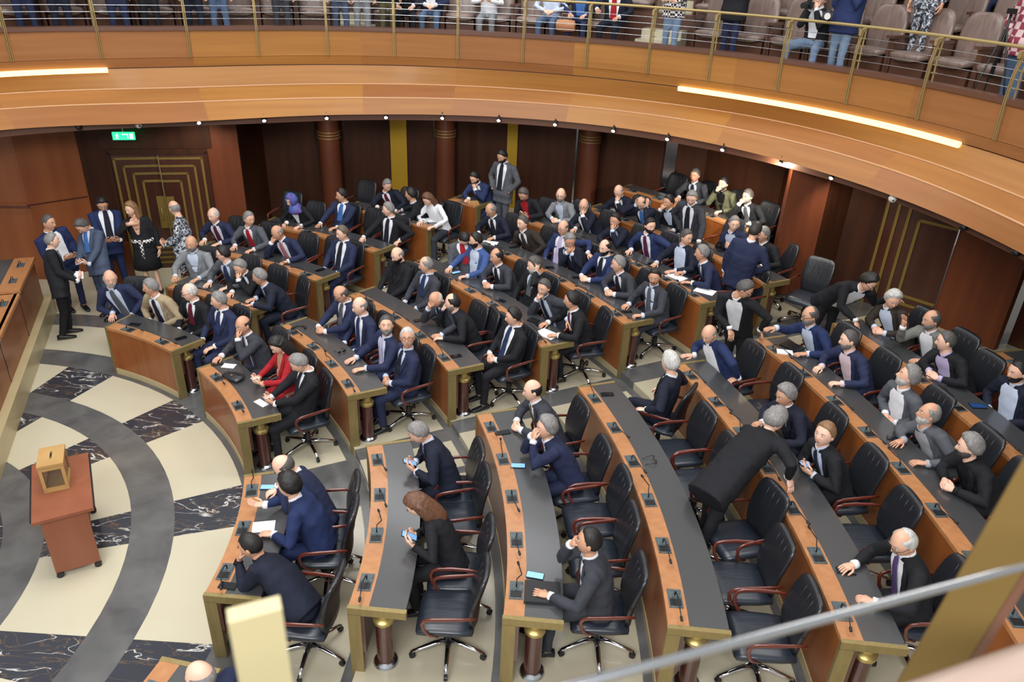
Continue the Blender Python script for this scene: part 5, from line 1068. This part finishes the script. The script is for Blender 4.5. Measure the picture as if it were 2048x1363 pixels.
for i, (dr, z) in enumerate(((.85, 4.42), (1.78, 4.79), (2.7, 5.16))):
    band('floor', [('sill', dr, z-.37), ('sill', dr, z), ('sill', dr+3.4-.9*i, z), ('sill', dr+3.4-.9*i, z-.37)] if i else [('sill', dr+.93, z-.37), ('sill', dr+.93, z), ('sill', dr+3.4, z), ('sill', dr+3.4, z-.37)], G0, G1, M['theatre_edge'] if i else M['theatre_edge'], 'stepped balcony tier behind the theatre seats, level %s' % ['one', 'two', 'three'][i], cat='floor')
for a, c, s_ in ((59.8, 64.6, 'right centre'), (97.8, 102.2, 'left centre'), (15.3, 20.6, 'far right')):
    for i in range(6):
        n = 4; b = MB(); b.loft([[gp(rad('sill', a+(c-a)*k/n)+.75+.36*i+q, a+(c-a)*k/n, z) for q, z in ((0, 4.06), (0, 4.06+.155*(i+1)), (.37, 4.06+.155*(i+1)), (.37, 4.06))] for k in range(n+1)])
        struct(b.build('floor', M['stone'], None, 30), 'pale stone step %s of balcony stairs, %s' % (['one', 'two', 'three', 'four', 'five', 'six'][i], s_), 'step')
band('wall_back', [('sill', 5.2, 4.0), ('sill', 5.2, 8.2), ('sill', 5.4, 8.2), ('sill', 5.4, 4.0)], G0, G1, M['wall_dark'], 'dark wood wall behind the balcony seats', cat='wall')
# ------------------------------------------------------------------ people on the balcony
def gstand(th, dr, lab, coat, pants, hair='short', hc='dark', hands='NN', ex=None, z=4.05, face=180, tall=1.0, shirt='white', tie=None, hp=-25, detail=0):
    ex = dict(ex or {}); ex['pants'] = pants; r_ = rad('sill', th)+dr; p = gp(r_, th, z)
    return person(lab, z, p+Vector((0, 0, .93)), p+Vector((0, 0, 1.60))-Vector((math.cos(R(th)), math.sin(R(th)), 0))*.05, th+face, th+face, hp, coat, shirt, tie, hair, hc, hands, ex, mode='stand', feet=(p.x, p.y), detail=detail, group='people on the balcony')
def gsit(th, dr, lab, coat, pants, hair='short', hc='dark', hands='LL', ex=None, z=4.05, shirt='white', tie=None, hp=-25, detail=0):
    ex = dict(ex or {}); ex['pants'] = pants; r_ = rad('sill', th)+dr; p = gp(r_, th, z)
    return person(lab, z, p+Vector((0, 0, .58)), p+Vector((0, 0, 1.22))-Vector((math.cos(R(th)), math.sin(R(th)), 0))*.14, th+180, th+180, hp, coat, shirt, tie, hair, hc, hands, ex, detail=detail, group='people on the balcony')
for th, dr, lab, coat, pants in ((137.0, .8, 'person standing in navy suit at far left of balcony', 'navy', 'navy'), (134.2, .5, 'person standing in dark trousers left of second brass post', 'dnavy', 'dnavy'), (128.5, .5, 'person standing in dark blue suit between second and third posts', 'navy', 'navy'),
     (125.0, .6, 'person standing in black trousers left of third brass post', 'black', 'black'), (120.2, .45, 'person standing in dark suit right of third brass post', 'dnavy', 'dnavy'), (117.2, .45, 'person standing in blue jeans and dark top on balcony', 'dnavy', 'jeans'),
     (109.5, .5, 'person standing in charcoal trousers on balcony left of the steps', 'charc', 'charc'), (102.0, .4, 'person striding in faded jeans by the balcony steps', 'lgrey', 'slate'), (99.2, .4, 'person standing in light grey trousers and white shirt', 'white', 'lgrey'), (95.9, .5, 'person standing in olive trousers on balcony', 'dnavy', 'olivet')):
    gstand(th, dr, lab, coat, pants)
gsit(90.6, 1.12, 'person seated in navy jacket and jeans on balcony, hands folded', 'navy', 'jeans', hands='HH', ex=dict(v=1)); gsit(93.8, 1.12, 'person seated in black on balcony beside navy jacket', 'black', 'black')
gsit(83.3, 1.12, 'person seated in white shirt and black vest on balcony, writing', 'white', 'lgrey', hands='PP', ex=dict(woman=1, pants='lgrey'), hair='long', hc='brown', shirt=None)
gsit(75.3, 1.12, 'person seated in pale blue blouse and jeans, long dark hair', 'ltblue', 'jeans', hair='long', hc='dark', hands='HH', ex=dict(woman=1), shirt=None); gsit(71.5, 1.12, 'person seated in navy jacket and turquoise shirt on balcony', 'navy', 'navy', hands='LL', shirt='sky', ex=dict(v=1))
gsit(67.3, 1.12, 'person seated in dark suit and red tie on balcony, bald', 'dnavy', 'dnavy', hair='thin', hc='grey', hands='DL', tie='red', ex=dict(v=1))
gstand(58.6, .45, 'person standing in black and white checked shirt, light jeans', 'check', 'ljeans', ex=dict(top='shirt'), shirt=None, hands='QQ'); pr_, pu_ = gstand(52.2, .75, 'person standing in black polo shirt, navy trousers, photographing', 'black', 'navy', ex=dict(top='polo_shirt', fat=1.25), shirt=None, hands='MM')
_in = -Vector((math.cos(R(52.2)), math.sin(R(52.2)), 0)); _sd = Vector((-_in.y, _in.x, 0)); _c = _in*.02+_sd*.245+Vector((0, 0, 1.27)); b = MB()
_c = _in*.185+_sd*.10+Vector((0, 0, 1.14))
b.tube([_c+_sd*u+Vector((0, 0, v)) for u, v in ((-.035, .006), (-.03, -.008), (-.012, -.012), (.012, 0), (.045, .018))], [.002, .006, .007, .004, .001], 6, flat=.5); b.build('white_logo', M['paper'], pr_, True)
compact_camera(gp(rad('sill', 52.2)+.50, 52.2, 5.60), 232, 'black camera raised by the person in black polo shirt', 1.0, L_=.09)
gstand(46.8, 1.9, 'person standing in dark top and blue jeans on second seat row', 'dnavy', 'jeans', z=4.42)
r_, u_ = gsit(42.6, .82, 'person crouching in black jacket and jeans behind a camera', 'black', 'ljeans', hair='full', hc='dgrey', hands='MM', ex=dict(glasses=1, v=1, knee=.24), z=4.05, hp=-15, detail=1)
compact_camera(gp(rad('sill', 42.6)+.48, 42.9, 5.12), 225, 'black camera aimed by the crouching person on the balcony', 1.1, L_=.16)
gstand(38.6, .5, 'person standing in blue shirt and pale jeans holding white lens', 'blue2', 'ljeans', ex=dict(top='shirt', fat=1.2), shirt=None, hands='FF', hp=-30)
compact_camera(gp(rad('sill', 38.6)+.22, 39.6, 5.02), 250, 'camera with a long white lens held by the blue shirt', 1.1, 'cam_white', .22)
gstand(34.5, 1.5, 'person standing in urban camouflage uniform on the balcony', 'camo', 'camo', ex=dict(top='uniform_jacket'), shirt=None, z=4.42)
for th, lab, coat in ((31.8, 'person seated in navy suit, balcony second row, left of three', 'navy'), (28.3, 'person seated in grey suit and red tie, balcony second row', 'grey'), (25.2, 'person seated in dark blue suit, balcony second row, right', 'navy'), (12.5, 'person seated in grey shirt beyond the tripod on balcony', 'lgrey')): gsit(th, 2.95, lab, coat, coat, z=4.79, hands='HH', tie='maroon' if coat == 'grey' else None, ex=dict(v=1))
gstand(20.6, .62, 'person standing in red plaid shirt and jeans behind a tripod', 'plaid', 'jeans', ex=dict(top='shirt', fat=1.3), shirt=None, hands='KN', hc='dark'); gsit(14.2, .8, 'person seated in orange top and light jeans at right edge', 'orange', 'ljeans', shirt=None, ex=dict(top='top'))
t = empty('camera_tripod', 'black camera tripod before the red plaid shirt', 'tripod', gp(rad('sill', 21.6)+.40, 21.6, 4.05)); b = MB(); b.tube([(0, 0, .5), (0, 0, 1.25)], .016, 8); b.build('centre_column', M['black_plastic'], t, True)
for i in range(3): b = MB(); aa = R(120*i+70); b.tube([(0, 0, 1.1), (.16*math.cos(aa), .16*math.sin(aa), .5), (.28*math.cos(aa), .28*math.sin(aa), .005)], [.014, .011, .008], 8); b.build('leg', M['black_plastic'], t, True)
b = MB(); b.box((0, 0, 1.28), (.09, .07, .06)); b.tube([(0, 0, 1.27), (.15, .28, 1.16)], .009, 6); b.build('tripod_head', M['black_plastic'], t)
t = empty('handbag', 'tan leather handbag held on the balcony, beside turquoise shirt', 'bag', gp(rad('sill', 72.6)+.62, 72.6, 4.45), R(-17)); b = MB(); b.loft([[(x, .055*math.cos(q)*k, .10+.10*math.sin(q)*k) for q in [2*math.pi*i/12 for i in range(12)]] for x, k in ((-.18, .6), (-.16, .95), (0, 1.05), (.16, .95), (.18, .6))]); b.build('bag_body', M['tan'], t, True)
b = MB(); b.tube([(-.1, 0, .18), (-.07, 0, .30), (.07, 0, .30), (.1, 0, .18)], .008, 6); b.build('bag_handle', M['tan'], t, True)
# ------------------------------------------------------------------ railing right beside the camera
t = empty('railing_post', 'blurred pale brass post top in the foreground, bottom left of centre', 'post', (7.175, -4.415, 4.0)); b = MB(); b.box((0, 0, .60), (.052, .02, 1.2), 0, Matrix.Rotation(R(24), 3, 'Z')); b.build('flat_bar', M['pale_brass'], t)
t = empty('railing_post', 'broad blurred gold post in the foreground at right', 'post', (8.035, -4.225, 3.4)); b = MB(); rz_ = Matrix.Rotation(R(4.5), 3, Vector((.63, .777, 0))) @ Matrix.Rotation(R(-39), 3, 'Z'); b.box((.003, 0, 1.6), (.056, .03, 3.2), 0, rz_); b.build('flat_bar', M['bronze'], t); b = MB(); b.box(rz_ @ Vector((.034, .01, 0))+Vector((.003, 0, 1.6)), (.010, .04, 3.2), 0, rz_); b.build('edge_strip', M['sill_wood'], t)
b = MB(); b.tube([(7.05, -4.728, 5.095), (7.758, -4.458, 5.095), (8.02, -4.358, 5.095), (8.6, -4.138, 5.095)], .024, 16); tag(b.build('handrail', M['rail_brown'], None, True), 'blurred wooden handrail at the bottom right corner', 'handrail')
b = MB(); b.tube([(6.9, -4.73, 5.25), (7.502, -4.523, 5.25), (7.968, -4.36, 5.25), (8.6, -4.14, 5.25)], .0045, 10); tag(b.build('steel_cable', M['steel'], None, True), 'blurred steel cable crossing the lower right foreground', 'cable')
